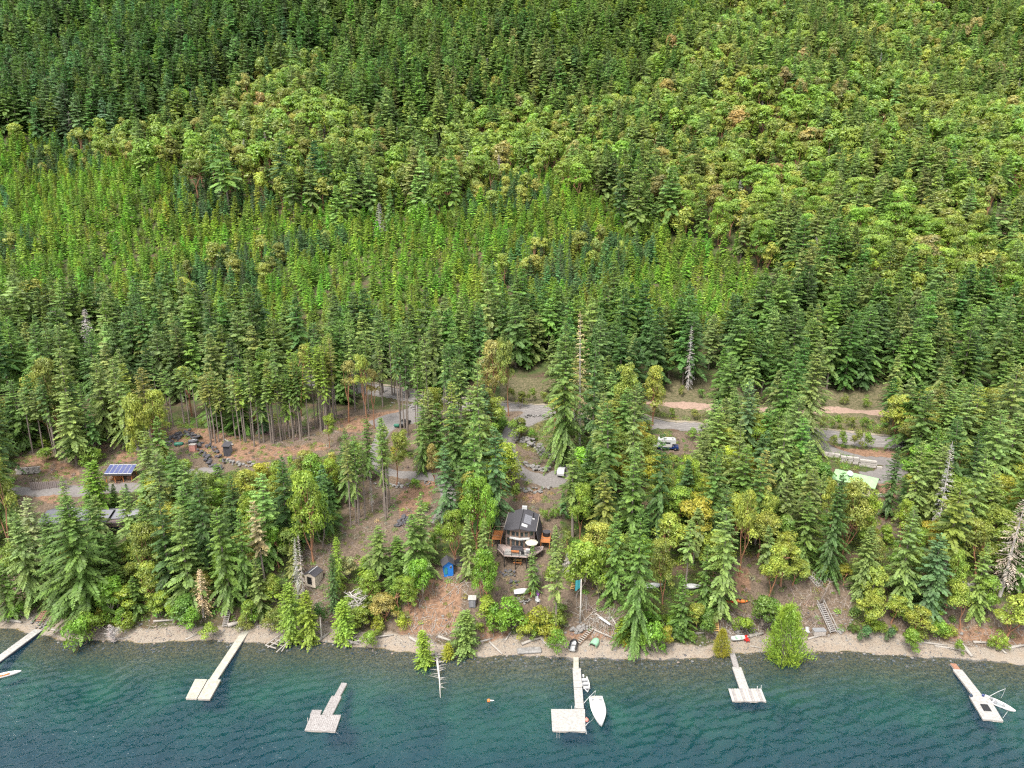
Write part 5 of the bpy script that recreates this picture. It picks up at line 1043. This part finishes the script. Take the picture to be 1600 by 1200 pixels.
# concrete block wall, stepped
o = root('block_wall', 'stepped wall of large pale concrete blocks beside the drive', 'wall', (0, 0, 0)); me_b = None; r_ = random.Random(4)
for (u0, v0, u1, v1, rows) in ((1284, 712, 1311, 716, 2), (1312, 722, 1341, 725, 3), (1342, 728, 1368, 731, 3), (1369, 732, 1378, 733, 1)):
    a, b2 = G(u0, v0), G(u1, v1); n = max(1, round((b2 - a).length / 1.3)); ang = math.atan2(b2.y - a.y, b2.x - a.x)
    for i in range(n):
        for k in range(rows):
            p = a.lerp(b2, (i + .5) / n); q = MB().box((0, 0, 0), ((b2 - a).length / n - .06, .75, .58)) if me_b is None else None
            if me_b is None: me_b = q.mesh('block', M['concrete'], bevel=.04)
            ob = link(bpy.data.objects.new('block', me_b), o); ob.location = (p.x + (.2 if k % 2 else 0), p.y - k * .02, p.z + .2 + k * .62); ob.rotation_euler = (0, 0, ang)
# outhouse, tank, round pad
o = root('outhouse', 'narrow dark grey outhouse with a lean-to roof on the orange bank', 'hut', G(355, 714), math.radians(-6)); MB().box((0, .7, 1.3), (1.8, 1.4, 3.0)).obj('wall', M['roof_gr'], o)
for k in range(5): MB().box((-.72 + k * .36, -.03, 1.3), (.3, .05, 2.9)).obj('board', M['roof_dk'], o)
MB().hexa([(x, y, z + t) for t in (0, .1) for x, y, z in ((-1.1, -.4, 2.85), (1.1, -.4, 2.85), (1.1, 1.7, 3.5), (-1.1, 1.7, 3.5))]).obj('roof', M['roof_dk'], o)
m = MB(); a = G(351, 690); m.bar(a + Vector((0, 0, .6)), G(364, 697) + Vector((0, 0, .3)), .35, .2); tag(m.obj('leaning_plank', M['deck_white']), 'bleached plank lying on the bank above the outhouse', 'plank')
p = G(280, 697); o = root('storage_tank', 'dark green capsule tank lying in front of the dark rock bank', 'tank', p, math.radians(12)); MB().tube([(-1.25, 0, .55), (-1.1, 0, .55), (-.8, 0, .55), (.8, 0, .55), (1.1, 0, .55), (1.25, 0, .55)], [.15, .4, .55, .55, .4, .15], 12).obj('shell', M['tank'], o, True)
for x in (-.6, .6): MB().box((x, 0, .1), (.15, .9, .25)).obj('cradle', M['black'], o)
p = G(302, 692); o = root('round_basin', 'round stone edged basin with a pale lid above a pink box', 'basin', p); MB().tube([(0, 0, -.2), (0, 0, .7)], 1.3, 16).obj('rim', M['rock_dk'], o); MB().tube([(0, 0, .7), (0, 0, .78)], 1.1, 16).obj('cover', M['roof_gr'], o); MB().box((.1, .3, .85), (.7, .7, .12)).obj('lid', M['white'], o)
M['pink'] = P_('faded_pink_paint', (.50, .24, .20), .8, scale=2); o = MB().box((0, 0, .8), (1.6, 1.2, 1.8)).obj('pump_box', M['pink']); o.location = G(302, 704); tag(o, 'faded pink box standing below the round basin', 'box'); MB().box((0, 0, 1.74), (1.7, 1.3, .08)).obj('lid', M['concrete'], o)
# camper, vehicles
p = G(1042, 702); o = root('truck_camper', 'white camper on a navy pickup parked in a gravel clearing', 'camper', p, math.radians(-8))
def hx(mb, pts, y0, y1):
    n = len(pts); k = len(mb.v); mb.v += [(x, y0, z) for x, z in pts] + [(x, y1, z) for x, z in pts]; mb.f.append(tuple(range(k, k + n))); mb.f.append(tuple(range(k + n, k + 2 * n))[::-1])
    for i in range(n): mb.f.append((k + i, k + n + i, k + n + (i + 1) % n, k + (i + 1) % n))
    return mb
hx(MB(), [(-2.6, .9), (1.1, .9), (1.15, 1.75), (2.1, 1.9), (2.15, 2.75), (1.8, 2.95), (-2.5, 2.95), (-2.65, 2.7)], -1.05, 1.05).obj('camper_shell', M['white'], o)
hx(MB(), [(-2.3, .45), (2.9, .45), (2.9, 1.0), (1.9, 1.1), (1.75, 1.15), (1.2, 1.2), (1.15, 1.0), (-2.3, 1.0)], -.92, .92).obj('truck_body', M['navy'], o)
hx(MB(), [(1.2, 1.05), (2.1, 1.05), (1.75, 1.7), (1.2, 1.72)], -.8, .8).obj('cab', M['navy'], o)
for x in (-1.5, 2.1):
    for y in (-.85, .85): w_ = MB().tube([(x, y - .12, .38), (x, y + .12, .38)], .38, 12).obj('wheel', M['black'], o); MB().tube([(x, y - .13, .38), (x, y + .13, .38)], .18, 8).obj('hub', M['grey'], w_)
for x, w in ((-1.55, .8), (.1, 1.3)): w_ = MB().box((x, -1.06, 2.05), (w, .03, .5)).obj('window', M['grey'], o); MB().box((x, -1.085, 2.05), (w - .1, .02, .4)).obj('pane', M['glass'], w_)
MB().box((-.3, -1.06, 1.3), (3.9, .03, .1)).obj('stripe', M['beige'], o); MB().box((1.3, -.3, 3.0), (.5, .4, .12)).obj('roof_vent', M['black'], o); MB().box((-1, .2, 3.02), (.9, .7, .2)).obj('air_conditioner', M['white'], o); MB().box((-3.0, -.4, .85), (.9, 1.2, .12)).obj('rear_step', M['white'], o)
def car(name, label, p, rz, mat, L=4.4, hgt=1.55):
    o = root(name, label, 'car', p, rz); hx(MB(), [(-L / 2, .3), (L / 2, .3), (L / 2, .8), (L / 2 - 1.1, .95), (L / 2 - 1.7, hgt), (-L / 2 + .5, hgt), (-L / 2, .95)], -.88, .88).obj('body', M[mat], o, bevel=.05)
    hx(MB(), [(L / 2 - 1.25, 1.0), (L / 2 - 1.72, hgt - .12), (-L / 2 + .6, hgt - .12), (-L / 2 + .3, 1.0)], -.9, .9).obj('side_window', M['glass'], o)
    for x in (-L / 2 + .8, L / 2 - .8):
        for y in (-.8, .8): w_ = MB().tube([(x, y - .11, .33), (x, y + .11, .33)], .33, 12).obj('wheel', M['black'], o); MB().tube([(x, y - .12, .33), (x, y + .12, .33)], .17, 8).obj('rim', M['grey'], w_)
    for y in (-.6, .6): MB().box((L / 2 + .01, y, .7), (.04, .35, .15)).obj('headlight', M['white'], o)
car('parked_car', 'black car parked on the gravel pad between bare trunks', G(633, 664), math.radians(75), 'black')
car('parked_car', 'white car half hidden by firs at the end of the loop drive', G(877, 740), math.radians(80), 'white')
o = MB().tube([(-.8, 0, .4), (-.6, 0, .55), (.6, 0, .55), (.8, 0, .4)], [.2, .5, .5, .2], 10).obj('water_tank', M['tank']); o.location = G(620, 668); tag(o, 'small green tank at the edge of the gravel pad', 'tank')

# ---------------------------------------------------------------- boulders and rock banks
def rock_mesh(seed, mat):
    r = random.Random(seed); bm = bmesh.new(); bmesh.ops.create_icosphere(bm, subdivisions=1, radius=.5)
    for v in bm.verts: v.co *= r.uniform(.72, 1.15); v.co.z *= .72
    me = bpy.data.meshes.new('boulder'); bm.to_mesh(me); bm.free(); me.materials.append(M[mat]); return me
ROCK = [rock_mesh(i, 'rock') for i in range(5)]; ROCKD = [rock_mesh(20 + i, 'rock_dk') for i in range(5)]
def rocks(label, px, n, size, spread, dark=False, stack=.5):
    o = root('boulder_wall', label, 'boulder wall', (0, 0, 0)); r = random.Random(n * 7 + int(px[0][0]))
    for i in range(n):
        f = r.random() * (len(px) - 1); k = min(int(f), len(px) - 2); f -= k; u = px[k][0] * (1 - f) + px[k + 1][0] * f + r.uniform(-1, 1) * spread; v = px[k][1] * (1 - f) + px[k + 1][1] * f + r.uniform(-1, 1) * spread * .6
        p = G(u, v); s = r.uniform(*size); q = link(bpy.data.objects.new('boulder', r.choice(ROCKD if dark else ROCK)), o); q.location = (p.x, p.y, p.z + r.uniform(0, stack) * s); q.scale = (s * r.uniform(.8, 1.3), s, s * r.uniform(.7, 1.1)); q.rotation_euler = (r.uniform(-.4, .4), r.uniform(-.4, .4), r.uniform(0, 6.3))
rocks('dark jagged rock bank curving behind the green tank', [(258, 698), (275, 684), (295, 678), (312, 688)], 75, (.6, 1.3), 6, True, .9)
rocks('dark rock wall running down below the round basin', [(308, 695), (318, 712), (330, 728), (345, 735)], 60, (.5, 1.2), 5, True, .9)
rocks('second line of dark rocks climbing to the outhouse', [(310, 692), (335, 704), (350, 725)], 40, (.5, 1.1), 4, True, .8)
rocks('grey boulders beside the outhouse above the trees', [(348, 718), (375, 728), (395, 728)], 30, (.5, 1.1), 5, False, .6)
rocks('grey boulder wall winding down between the loops of the drive', [(812, 690), (828, 694), (842, 704), (856, 715), (868, 722)], 75, (.7, 1.6), 7, False, .9)
rocks('grey boulders edging the lower loop of the drive', [(820, 725), (835, 733), (850, 736), (862, 732)], 45, (.6, 1.3), 4, False, .7)
rocks('boulders under the road beside the upper drive', [(808, 656), (825, 652), (846, 650)], 30, (.6, 1.2), 3, False, .6)
rocks('rocks scattered on the bank below the loop drive', [(812, 765), (835, 768), (860, 765)], 35, (.5, 1.2), 7, False, .5)
rocks('grey rocks along the drive above the bare slope', [(580, 752), (610, 760), (650, 758), (670, 755)], 40, (.4, 1.0), 5, False, .5)
rocks('pile of dark rocks at the foot of the bare slope', [(622, 820), (640, 812)], 32, (.5, 1.1), 8, True, .6)
rocks('tumbled rocks above the fire pit terrace', [(782, 895), (800, 900), (805, 915)], 24, (.4, .9), 7, True, .5)
rocks('pale rocks round the fire pit terrace', [(800, 925), (812, 938), (828, 942)], 24, (.3, .7), 6, False, .5)
rocks('rocky bank at the foot of the log edged steps', [(898, 990), (905, 985), (915, 978)], 28, (.4, 1.1), 8, False, .5)
rocks('grey rocks under the red chair at the beach bank', [(1150, 990), (1165, 986), (1185, 992)], 34, (.3, .9), 7, False, .5)
rocks('rocks beside the steps at the left dock', [(50, 965), (64, 985), (78, 970)], 26, (.3, .9), 8, False, .5)
rocks('rocks at the foot of the long staircase', [(1306, 985), (1316, 990)], 12, (.4, 1.0), 4, False, .4)
rocks('grey rocks below the road above the parking pad', [(610, 632), (640, 636), (652, 645)], 26, (.4, 1.0), 5, False, .5)

# ---------------------------------------------------------------- driftwood, boats and small things on the beach
LOGS = [(2, 968, 34, 974, .35, 'long bleached log on the beach left of the left dock'), (34, 962, 35, 979, .35, 'short upright white log beside the left dock steps'), (178, 1001, 205, 996, .12, 'thin curved branch at the water line left of the steps'), (240, 972, 290, 970, .2, 'pale log along the bank between two bushes'),
        (357, 980, 378, 973, .45, 'thick pale log behind the head of the long cream dock'), (375, 986, 398, 971, .3, 'bleached log beside the head of the long cream dock'), (290, 1000, 312, 990, .15, 'thin driftwood pole on the beach right of the bushes'), (455, 1000, 495, 1003, .25, 'fallen grey branch along the water beside the cedar'),
        (495, 1004, 515, 990, .3, 'grey trunk bent up from the water beside the cedar'), (503, 1000, 500, 965, .16, 'upright broken grey stem at the shore'), (580, 998, 615, 994, .22, 'pale log lying below the dark green bush'), (640, 998, 655, 1008, .3, 'grey log pointing at the water below the bare slope'), (685, 996, 705, 1003, .3, 'grey log lying left of the pale cedar'),
        (750, 1004, 768, 1000, .2, 'thin log on the beach right of the pale cedar'), (790, 1002, 800, 988, .15, 'forked white branch on the beach'), (815, 1008, 850, 998, .3, 'long grey log on the beach behind the flat rock'), (845, 998, 858, 1014, .35, 'stubby grey log beside the bright bush'),
        (765, 1005, 785, 1024, .22, 'dark log reaching down to the water'), (925, 985, 962, 1000, .2, 'broken pole across the bank right of the steps'), (955, 965, 972, 995, .2, 'grey pole leaning beside the white canoe'), (930, 960, 965, 985, .16, 'thin pole under the white canoe'),
        (1040, 996, 1100, 990, .3, 'long bleached log along the right beach'), (1170, 996, 1192, 992, .35, 'white log beside the red chair'), (1172, 1010, 1190, 1014, .15, 'thin white driftwood stick near the water'), (1438, 1005, 1480, 1010, .22, 'pale log lying on the right beach'), (1460, 1010, 1510, 1020, .2, 'long thin log near the water on the right beach'),
        (1500, 1008, 1518, 1028, .4, 'thick grey log pointing at the water near the right dock'), (1520, 1005, 1545, 1007, .25, 'pale log behind the small green bush'), (1575, 1015, 1600, 1010, .3, 'grey root log at the right end of the beach'), (1565, 1016, 1572, 1024, .25, 'short pale log near the right edge'),
        (80, 985, 120, 992, .2, 'yellowish driftwood log right of the left dock'), (1262, 1000, 1280, 995, .2, 'low log in front of the grey beach box')]
for (u0, v0, u1, v1, rd, lb) in LOGS:
    a, b2 = G(u0, v0), G(u1, v1); a.z += rd * .7; b2.z += rd * .7
    if 'upright' in lb: a = G(u0, v0); dd = ray(u1, v1); t = a.y / dd[1]; b2 = Vector((a.x, a.y, CAM_H + dd[2] * t)) if v1 < v0 else Vector((a.x, a.y + .1, a.z + 1.8)); a.z -= .2
    mid = a.lerp(b2, .5) + Vector((random.uniform(-.1, .1), random.uniform(-.15, .15), 0)); mid.z = max(mid.z, Z(mid.x, mid.y) + rd * .5)
    m = MB(); m.tube([a, a.lerp(mid, .5), mid, b2], [rd, rd * .95, rd * .85, rd * .6], 8); d_ = (b2 - a).normalized()
    for k in range(2): q = a.lerp(b2, random.uniform(.3, .8)); m.tube([q, q + Vector((random.uniform(-.5, .5), random.uniform(-.3, .3), random.uniform(.2, .7)))], [rd * .35, rd * .12], 4)
    tag(m.obj('driftwood_log', M['log'], smooth=True), lb, 'log', 'driftwood on the beach')
# wrecked frame
o = root('wrecked_raft', 'collapsed pale timber frame lying at the water line', 'timber frame', (0, 0, 0))
fr = [(415, 1008, 440, 990), (418, 1012, 446, 994), (432, 1019, 453, 1000), (415, 1008, 431, 1013), (421, 1003, 440, 1009), (428, 999, 446, 1004), (434, 994, 452, 1000)]
for u0, v0, u1, v1 in fr: MB().bar(lake(u0, v0, .35), lake(u1, v1, .75), .2, .12).obj('beam', M['log'], o)
for u0, v0, u1, v1 in ((440, 1018, 455, 994), (448, 1012, 452, 985), (455, 1005, 440, 992)): MB().tube([lake(u0, v0, .3), lake(u1, v1, 1.0)], .11, 6).obj('pole', M['log'], o)
# trunk leaning over the water
o = root('leaning_snag', 'bare silver trunk leaning out over the water', 'dead tree', (0, 0, 0)); a = G(682, 1022); b2 = lake(688, 1090, .6); m = MB(); m.tube([a, a.lerp(b2, .35) + Vector((0, 0, 1.0)), a.lerp(b2, .7) + Vector((.1, 0, .8)), b2], [.3, .22, .13, .04], 7); m.obj('trunk', M['grey_wood'], o, True)
r_ = random.Random(8)
for k in range(34):
    q = a.lerp(b2, r_.uniform(.1, .9)) + Vector((0, 0, .8)); e = q + Vector((r_.choice((-1, 1, 1)) * r_.uniform(.5, 1.9), r_.uniform(-.6, .2), r_.uniform(-.1, .8))); MB().tube([q, q.lerp(e, .5) + Vector((0, 0, .1)), e], [.045, .03, .008], 4).obj('branch', M['grey_wood'], o)
def dead_spread(label, u, v, top, spread, seed, n=26, mt='grey_wood'):
    o = root('dead_arbutus', label, 'dead tree', (0, 0, 0)); r = random.Random(seed); a = G(u, v); d = ray(*top); t = a.y / d[1]; tp = Vector((d[0] * t, a.y, CAM_H + d[2] * t)); mid = a.lerp(tp, .5) + Vector((.3, 0, 0)); MB().tube([a - Vector((0, 0, .4)), mid, tp], [.22, .15, .09], 7).obj('trunk', M[mt], o, True)
    for k in range(n):
        q = a.lerp(tp, r.uniform(.45, 1)); an = r.uniform(0, 6.28); L_ = spread * r.uniform(.5, 1); e = q + Vector((math.cos(an) * L_, math.sin(an) * L_ * .8, r.uniform(-.2, .8) * L_)); m = MB(); h_ = q.lerp(e, .5) + Vector((0, 0, r.uniform(-.1, .3))); m.tube([q, h_, e], [.09, .06, .02], 5)
        for j in range(5): s0 = h_.lerp(e, r.random()); m.tube([s0, s0 + Vector((r.uniform(-.7, .7), r.uniform(-.6, .6), r.uniform(-.2, .7)))], [.03, .008], 3)
        m.obj('branch', M[mt], o)
dead_spread('bleached dead arbutus with wide twisted branches above the shore', 577, 975, (546, 925), 2.6, 3, 34); dead_spread('fallen white branches reaching over the water', 540, 1008, (552, 1003), 2.0, 5, 22); dead_spread('bare grey branches dipping into the water near the left bushes', 175, 1003, (178, 985), 1.7, 9, 20)
dead_spread('dark crooked bare tree leaning over the long staircase', 1276, 948, (1297, 908), .9, 12, 7, 'bark'); dead_spread('grey brush of dead branches above the right beach', 1518, 945, (1512, 912), 1.6, 14, 24); dead_spread('grey leafless tree left of the white canoe', 1000, 948, (998, 905), 1.5, 16, 16)
b = boat('long white canoe lying upturned on the slope', G(941, 968) + Vector((0, 0, .3)), math.radians(-52), 4.6, .85, .35, 'white', 2.6, .25, (), name='canoe', cat='canoe'); b.rotation_euler = (math.radians(140), 0, math.radians(-52))
o = root('dinghy', 'upturned mint green dinghy on the beach beside the steps', 'dinghy', G(930, 1006) + Vector((0, 0, .75)), math.radians(60)); o.rotation_euler = (math.pi, 0, math.radians(60)); hull(2.5, 1.6, .6, 3.0, .95).obj('hull', M['mint'], o, True)
b = boat('black and white inflatable boat on the beach at the dock', G(896, 1012) + Vector((0, 0, .25)), math.radians(75), 3.0, 1.4, .35, 'white', 3, .95, (.5,), 'grey', name='inflatable_boat'); MB().tube([(-1.4, .6, .4), (.6, .62, .42), (1.2, .3, .45), (1.4, 0, .45), (1.2, -.3, .45), (.6, -.62, .42), (-1.4, -.6, .4)], .17, 7).obj('tube', M['black'], b, True)
for lb, u, v, an, mt in (('red kayak lying on the slope beside an orange one', 1142, 942, 10, 'red'), ('orange kayak lying right of the red kayak', 1157, 941, -5, 'orange'), ('orange kayak half under the trees by the grey shed', 572, 900, 5, 'orange')):
    o = root('kayak', lb, 'kayak', G(u, v) + Vector((0, 0, .25)), math.radians(an)); m = MB(); m.tube([(-1.5, 0, .1), (-1.1, 0, .05), (-.4, 0, 0), (.4, 0, 0), (1.1, 0, .05), (1.5, 0, .1)], [.03, .22, .36, .36, .22, .03], 9); m.obj('hull', M[mt], o, True); MB().tube([(-.1, 0, .3), (-.1, 0, .38)], .24, 10).obj('cockpit_rim', M['black'], o)
b = boat('white and green rowing boat at the foot of the bank near the red chair', G(1156, 1001) + Vector((0, 0, .2)), math.radians(8), 3.4, 1.2, .4, 'white', 2.4, .8, (.3, .6), 'mint')
def chair(label, u, v, mt, rz=0, nm='garden_chair'):
    o = root(nm, label, 'chair', G(u, v), rz); MB().box((0, 0, .35), (.6, .65, .06), rx=-.1).obj('seat', M[mt], o); MB().box((0, .35, .75), (.6, .06, .85), rx=-.3).obj('backrest', M[mt], o)
    for x in (-.36, .36): MB().box((x, 0, .58), (.12, .7, .05)).obj('armrest', M[mt], o); MB().bar((x, -.28, 0), (x, -.28, .56), .07).obj('leg', M[mt], o); MB().bar((x, .3, 0), (x, .3, .56), .07).obj('leg', M[mt], o)
chair('red garden chair at the beach log', 1167, 1003, 'red', .3); chair('left red chair on the fire pit terrace', 830, 930, 'red', .5); chair('purple chair right of the red one on the terrace', 839, 932, 'purple', -.3); chair('yellow chair at the edge of the beach under the tall fir', 977, 1010, 'yellow', .2)
chair('white chair at the edge of the terrace', 840, 943, 'white', .4)
def tarp_boat(label, u, v, rz, L_=3.6, B_=1.5, h_=.9):
    o = root('covered_boat', label, 'boat', G(u, v), rz); hull(L_, B_, .5, 2.3, .85).obj('hull', M['grey'], o, True); m = MB(); n = 8
    for i in range(n + 1):
        t = i / n; x = -L_ / 2 + L_ * t; hw = B_ / 2 * max(.05, 1 - max(0, (t - .35) / .65) ** 2.3) + .05; k = h_ * (.7 + .3 * math.sin(math.pi * t)); m.v += [(x, hw, .4), (x, hw * .5, .4 + (k - .4) * .75), (x, 0, k), (x, -hw * .5, .4 + (k - .4) * .75), (x, -hw, .4)]
    for i in range(n):
        for j in range(4): a = i * 5 + j; m.f.append((a, a + 5, a + 6, a + 1))
    m.f.append((0, 1, 2, 3, 4)); m.obj('tarp', M['white'], o)
tarp_boat('boat under a white tarp between the tall fir and orange arbutus', 1021, 918, .1); tarp_boat('boat under a white tarp behind the leaning stem', 1081, 920, -.05, 3.4); tarp_boat('white covered boat on the fire pit terrace', 816, 928, .15, 3.4, 1.5, 1.0)
# small grey shed-like heap left of terrace and beach box
o = root('beach_box', 'big grey box bench on the beach left of the long staircase', 'box', G(1279, 992), .05); MB().box((0, 0, .5), (2.3, 1.1, 1.0)).obj('case', M['wood_gr'], o, bevel=.08); MB().box((0, 0, 1.05), (2.4, 1.2, .08)).obj('lid', M['grey'], o)
o = root('flat_rock', 'long flat pale rock at the water below the fire pit', 'rock', G(827, 1019), .1); MB().box((0, 0, .2), (4.6, 1.5, .6)).obj('slab', M['rock'], o, bevel=.2)
o = root('beach_chairs_stack', 'white folding chair on the beach left of the grey box', 'chair', G(1262, 990)); MB().box((0, 0, .4), (.6, .6, .06)).obj('seat', M['white'], o); MB().box((-.1, .3, .8), (.6, .06, .8), rx=-.3).obj('backrest', M['white'], o); [MB().bar((x, y, 0), (x, y, .4), .05).obj('leg', M['white'], o) for x in (-.25, .25) for y in (-.25, .25)]
o = root('flag', 'teal flag hanging from a cut bare trunk', 'flag', G(906, 975)); MB().tube([(0, 0, -.3), (.05, 0, 4), (0, 0, 9.6)], [.22, .16, .1], 7).obj('trunk', M['grey_wood'], o, True)
m = MB(); [m.v.extend([(-.15 - .13 * i, .06 * math.sin(i * 1.3), 9.4 - .02 * i), (-.2 - .13 * i, .08 * math.sin(i * 1.1), 7.6 - .1 * i)]) for i in range(8)]; [m.f.append((2 * i, 2 * i + 1, 2 * i + 3, 2 * i + 2)) for i in range(7)]; m.obj('cloth', M['teal'], o)
o = root('plank_stack', 'loose stack of planks and boards on the orange clearing', 'plank stack', G(1379, 775)); [MB().box((random.uniform(-.3, .3), -.8 + k * .22, .15 + .1 * (k % 3)), (3.6, .2, .06), random.uniform(-.1, .1)).obj('plank', M['wood_gr' if k % 2 else 'deck_white'], o) for k in range(8)]
o = root('scaffold_steps', 'white and brown timber steps below the plank stack', 'stairs', G(1372, 800)); [MB().box((0, -.3 * k, .2 + .05 * k), (1.6, .25, .06)).obj('tread', M['wood'], o) for k in range(6)]; [MB().bar((x, .2, 0), (x, -1.8, .1), .1).obj('stringer', M['deck_white'], o) for x in (-.8, .8)]
o = root('fire_pit', 'ring of pale stones with dark ash on the terrace', 'fire pit', G(822, 940)); MB().tube([(0, 0, 0), (0, 0, .12)], .5, 12).obj('ash', M['black'], o)
for k in range(10): q = link(bpy.data.objects.new('stone', ROCK[k % 5]), o); q.location = (.65 * math.cos(k * .628), .65 * math.sin(k * .628), .12); q.scale = (.4, .4, .45)
o = root('grey_hut', 'tiny pale grey hut in the bushes left of the terrace', 'hut', G(738, 948)); MB().box((0, 0, .8), (1.3, 1.0, 1.8)).obj('wall', M['roof_gr'], o); MB().box((0, 0, 1.78), (1.6, 1.3, .1), rx=.2).obj('roof', M['deck_white'], o); MB().box((0, -.52, .7), (.6, .04, 1.4)).obj('door', M['grey'], o)
# fallen branches on the slopes by the canoe: tangled heap nobody could count
def heap(name, label, polys, n, L_, mats, lift=.15, rad=.03):
    m = MB(); r = random.Random(n)
    for i in range(n):
        pl = r.choice(polys); us = [q[0] for q in pl]; vs = [q[1] for q in pl]
        for _ in range(20):
            u, v = r.uniform(min(us), max(us)), r.uniform(min(vs), max(vs))
            if inpoly([u], [v], pl)[0]: break
        p = G(u, v); an = r.uniform(0, 3.14); l = r.uniform(*L_); q = Vector((math.cos(an) * l, math.sin(an) * l, 0)); b3 = p + q; b3.z = Z(b3.x, b3.y) + r.uniform(0, lift * 2); p.z += r.uniform(0, lift); m.tube([p, b3], [rad * r.uniform(.6, 1.6), rad * .5], 4, False)
    tag(m.obj(name, mats), label, None, kind='stuff')
heap('fallen_branches', 'tangle of fallen branches on the slope by the white canoe', [[(900, 950), (965, 955), (975, 1000), (915, 1000)], [(640, 905), (740, 900), (720, 1000), (640, 1000)], [(1130, 960), (1200, 975), (1200, 1000), (1115, 1000)]], 420, (.5, 2.2), M['log'], .25, .045)
heap('forest_litter', 'brown twigs and sticks littering the bare slopes', [[(540, 760), (690, 760), (640, 890), (560, 890)], [(400, 660), (540, 640), (520, 700), (400, 725)], [(470, 860), (525, 860), (520, 980), (490, 980)], [(1230, 920), (1330, 920), (1330, 1000), (1230, 1000)], [(1390, 960), (1600, 960), (1600, 1020), (1390, 1010)]], 700, (.4, 1.8), M['wood_gr'], .1, .03)
heap('beach_driftwood_litter', 'small bleached sticks strewn along the back of the beach', [[(60, 985), (130, 985), (130, 1000), (60, 995)], [(230, 975), (400, 975), (400, 995), (230, 995)], [(560, 990), (860, 992), (860, 1012), (560, 1005)], [(1120, 990), (1200, 990), (1200, 1010), (1120, 1010)], [(1400, 1000), (1600, 1005), (1600, 1022), (1400, 1015)], [(0, 962), (60, 965), (60, 985), (0, 975)]], 420, (.4, 2.0), M['log'], .06, .04)

# ---------------------------------------------------------------- undergrowth, pebbles (countless)
def small_leaf(seed, n, R, h, size):
    r = np.random.default_rng(seed); u = r.uniform(0, 6.28, n); q = np.sqrt(r.random(n)) * R; P = np.stack([np.cos(u) * q, np.sin(u) * q, h * (1 - (q / R) ** 2) * r.uniform(.3, 1.05, n)], 1)
    Nn = np.stack([P[:, 0] / R, P[:, 1] / R, np.full(n, .8)], 1) + r.normal(0, .35, (n, 3)); T = np.cross(Nn, r.normal(0, 1, (n, 3))); T /= np.linalg.norm(T, axis=1)[:, None]; Nn /= np.linalg.norm(Nn, axis=1)[:, None]; B = np.cross(Nn, T)
    V, Fq = quads(P, T * size, B * size * .5); return crown_mesh('undergrowth_model', (V, Fq, np.repeat(r.random(n), 4)), 'leaf')
UG = [small_leaf(1300 + i, 110, .7 + .15 * i, .55 + .1 * i, .11) for i in range(4)]
P = scatter_grid(100, 196, 1.35, lambda y: .76 * y + 10); s = P[:, 1] - shore(P[:, 0]); P = P[s > 5.5]; s = s[s > 5.5]; z = height(P[:, 0], P[:, 1]); u, v = proj(P[:, 0], P[:, 1], z)
bare = np.zeros(len(P), bool)
for pl in BARE + ORANGE: bare |= inpoly(u, v, pl)
scr = np.zeros(len(P), bool)
for pl in SCRUB: scr |= inpoly(u, v, pl)
hard = np.zeros(len(P), bool)
for pl in ROADS_PX: hard |= inpoly(u, v, pl)
def near_px(px, rad):
    W_2 = [G(a, b) for a, b in px]; dmin = np.full(len(P), 1e9)
    for i in range(len(W_2) - 1):
        a, b = np.array(W_2[i][:2]), np.array(W_2[i + 1][:2]); ab = b - a; t = np.clip(((P - a) @ ab) / (ab @ ab), 0, 1); dmin = np.minimum(dmin, np.linalg.norm(P - a - t[:, None] * ab, axis=1))
    return dmin < rad
for px, rad in ((MAIN, 3.9), ([(1262, 676), (1310, 702), (1350, 712), (1390, 722), (1402, 734), (1350, 748)], 3.2), ([(850, 650), (805, 668), (790, 715), (808, 735), (862, 751), (892, 726)], 2.8), ([(640, 650), (592, 690), (588, 720), (605, 738), (650, 744), (686, 750), (700, 772), (696, 800)], 2.4), ([(585, 668), (658, 648)], 4.4), ([(-30, 768), (110, 766), (240, 760), (345, 735)], 2.6), ([(960, 622), (1110, 637), (1290, 641), (1470, 652)], 2.6)): hard |= near_px(px, rad)
hdist = np.hypot(P[:, 0] - hp.x, P[:, 1] - hp.y - 3) < 6.5; hard |= hdist
q = RNG.random(len(P)); cl = np.sin(P[:, 0] * .35 + 1) * np.sin(P[:, 1] * .4) ; pts = []
for i in range(len(P)):
    if hard[i]: continue
    if bare[i] and q[i] > (.58 if not scr[i] else .95): continue
    if not bare[i] and q[i] > .80 + .2 * cl[i]: continue
    t = ('ol' if q[i] * 97 % 1 < .6 else 'ag') if scr[i] else random.choice(['ag', 'br', 'ag', 'md', 'yg', 'ol'] if not bare[i] else ['ag', 'br', 'br2', 'tan', 'md', 'ol', 'br2'])
    sc = random.uniform(.6, 1.5) * (.75 if bare[i] and not scr[i] else 1); pts.append((P[i, 0], P[i, 1], z[i] - .05, sc, sc * random.uniform(.6, 1.3), random.uniform(0, 6.28), jit(TINT[t], .2), random.randrange(4)))
scatter_object('undergrowth', pts, UG, 'low green shrubs and ferns covering the forest floor and verges')
PB = [rock_mesh(60 + i, 'rock') for i in range(3)] + [rock_mesh(70, 'rock_dk')]
M['sand_rock'] = P_('tan_pebble', (.26, .205, .165), .9, scale=2, rgb2=(.16, .125, .105)); PB += [rock_mesh(80 + i, 'sand_rock') for i in range(3)]
pts = []
xx = RNG.uniform(-88, 88, 9000); ss = RNG.uniform(-2.5, 8.5, 9000)
for x, s1 in zip(xx, ss):
    y = float(shore(x)) + s1; sc = random.uniform(.1, .3) if random.random() < .93 else random.uniform(.3, .7); pts.append((x, y, Z(x, y) + .02, sc, sc * .8, random.uniform(0, 6.28), (.5, .5, .5), random.randrange(7)))
scatter_object('beach_pebbles', pts, PB, 'grey and tan pebbles strewn over the narrow beach')
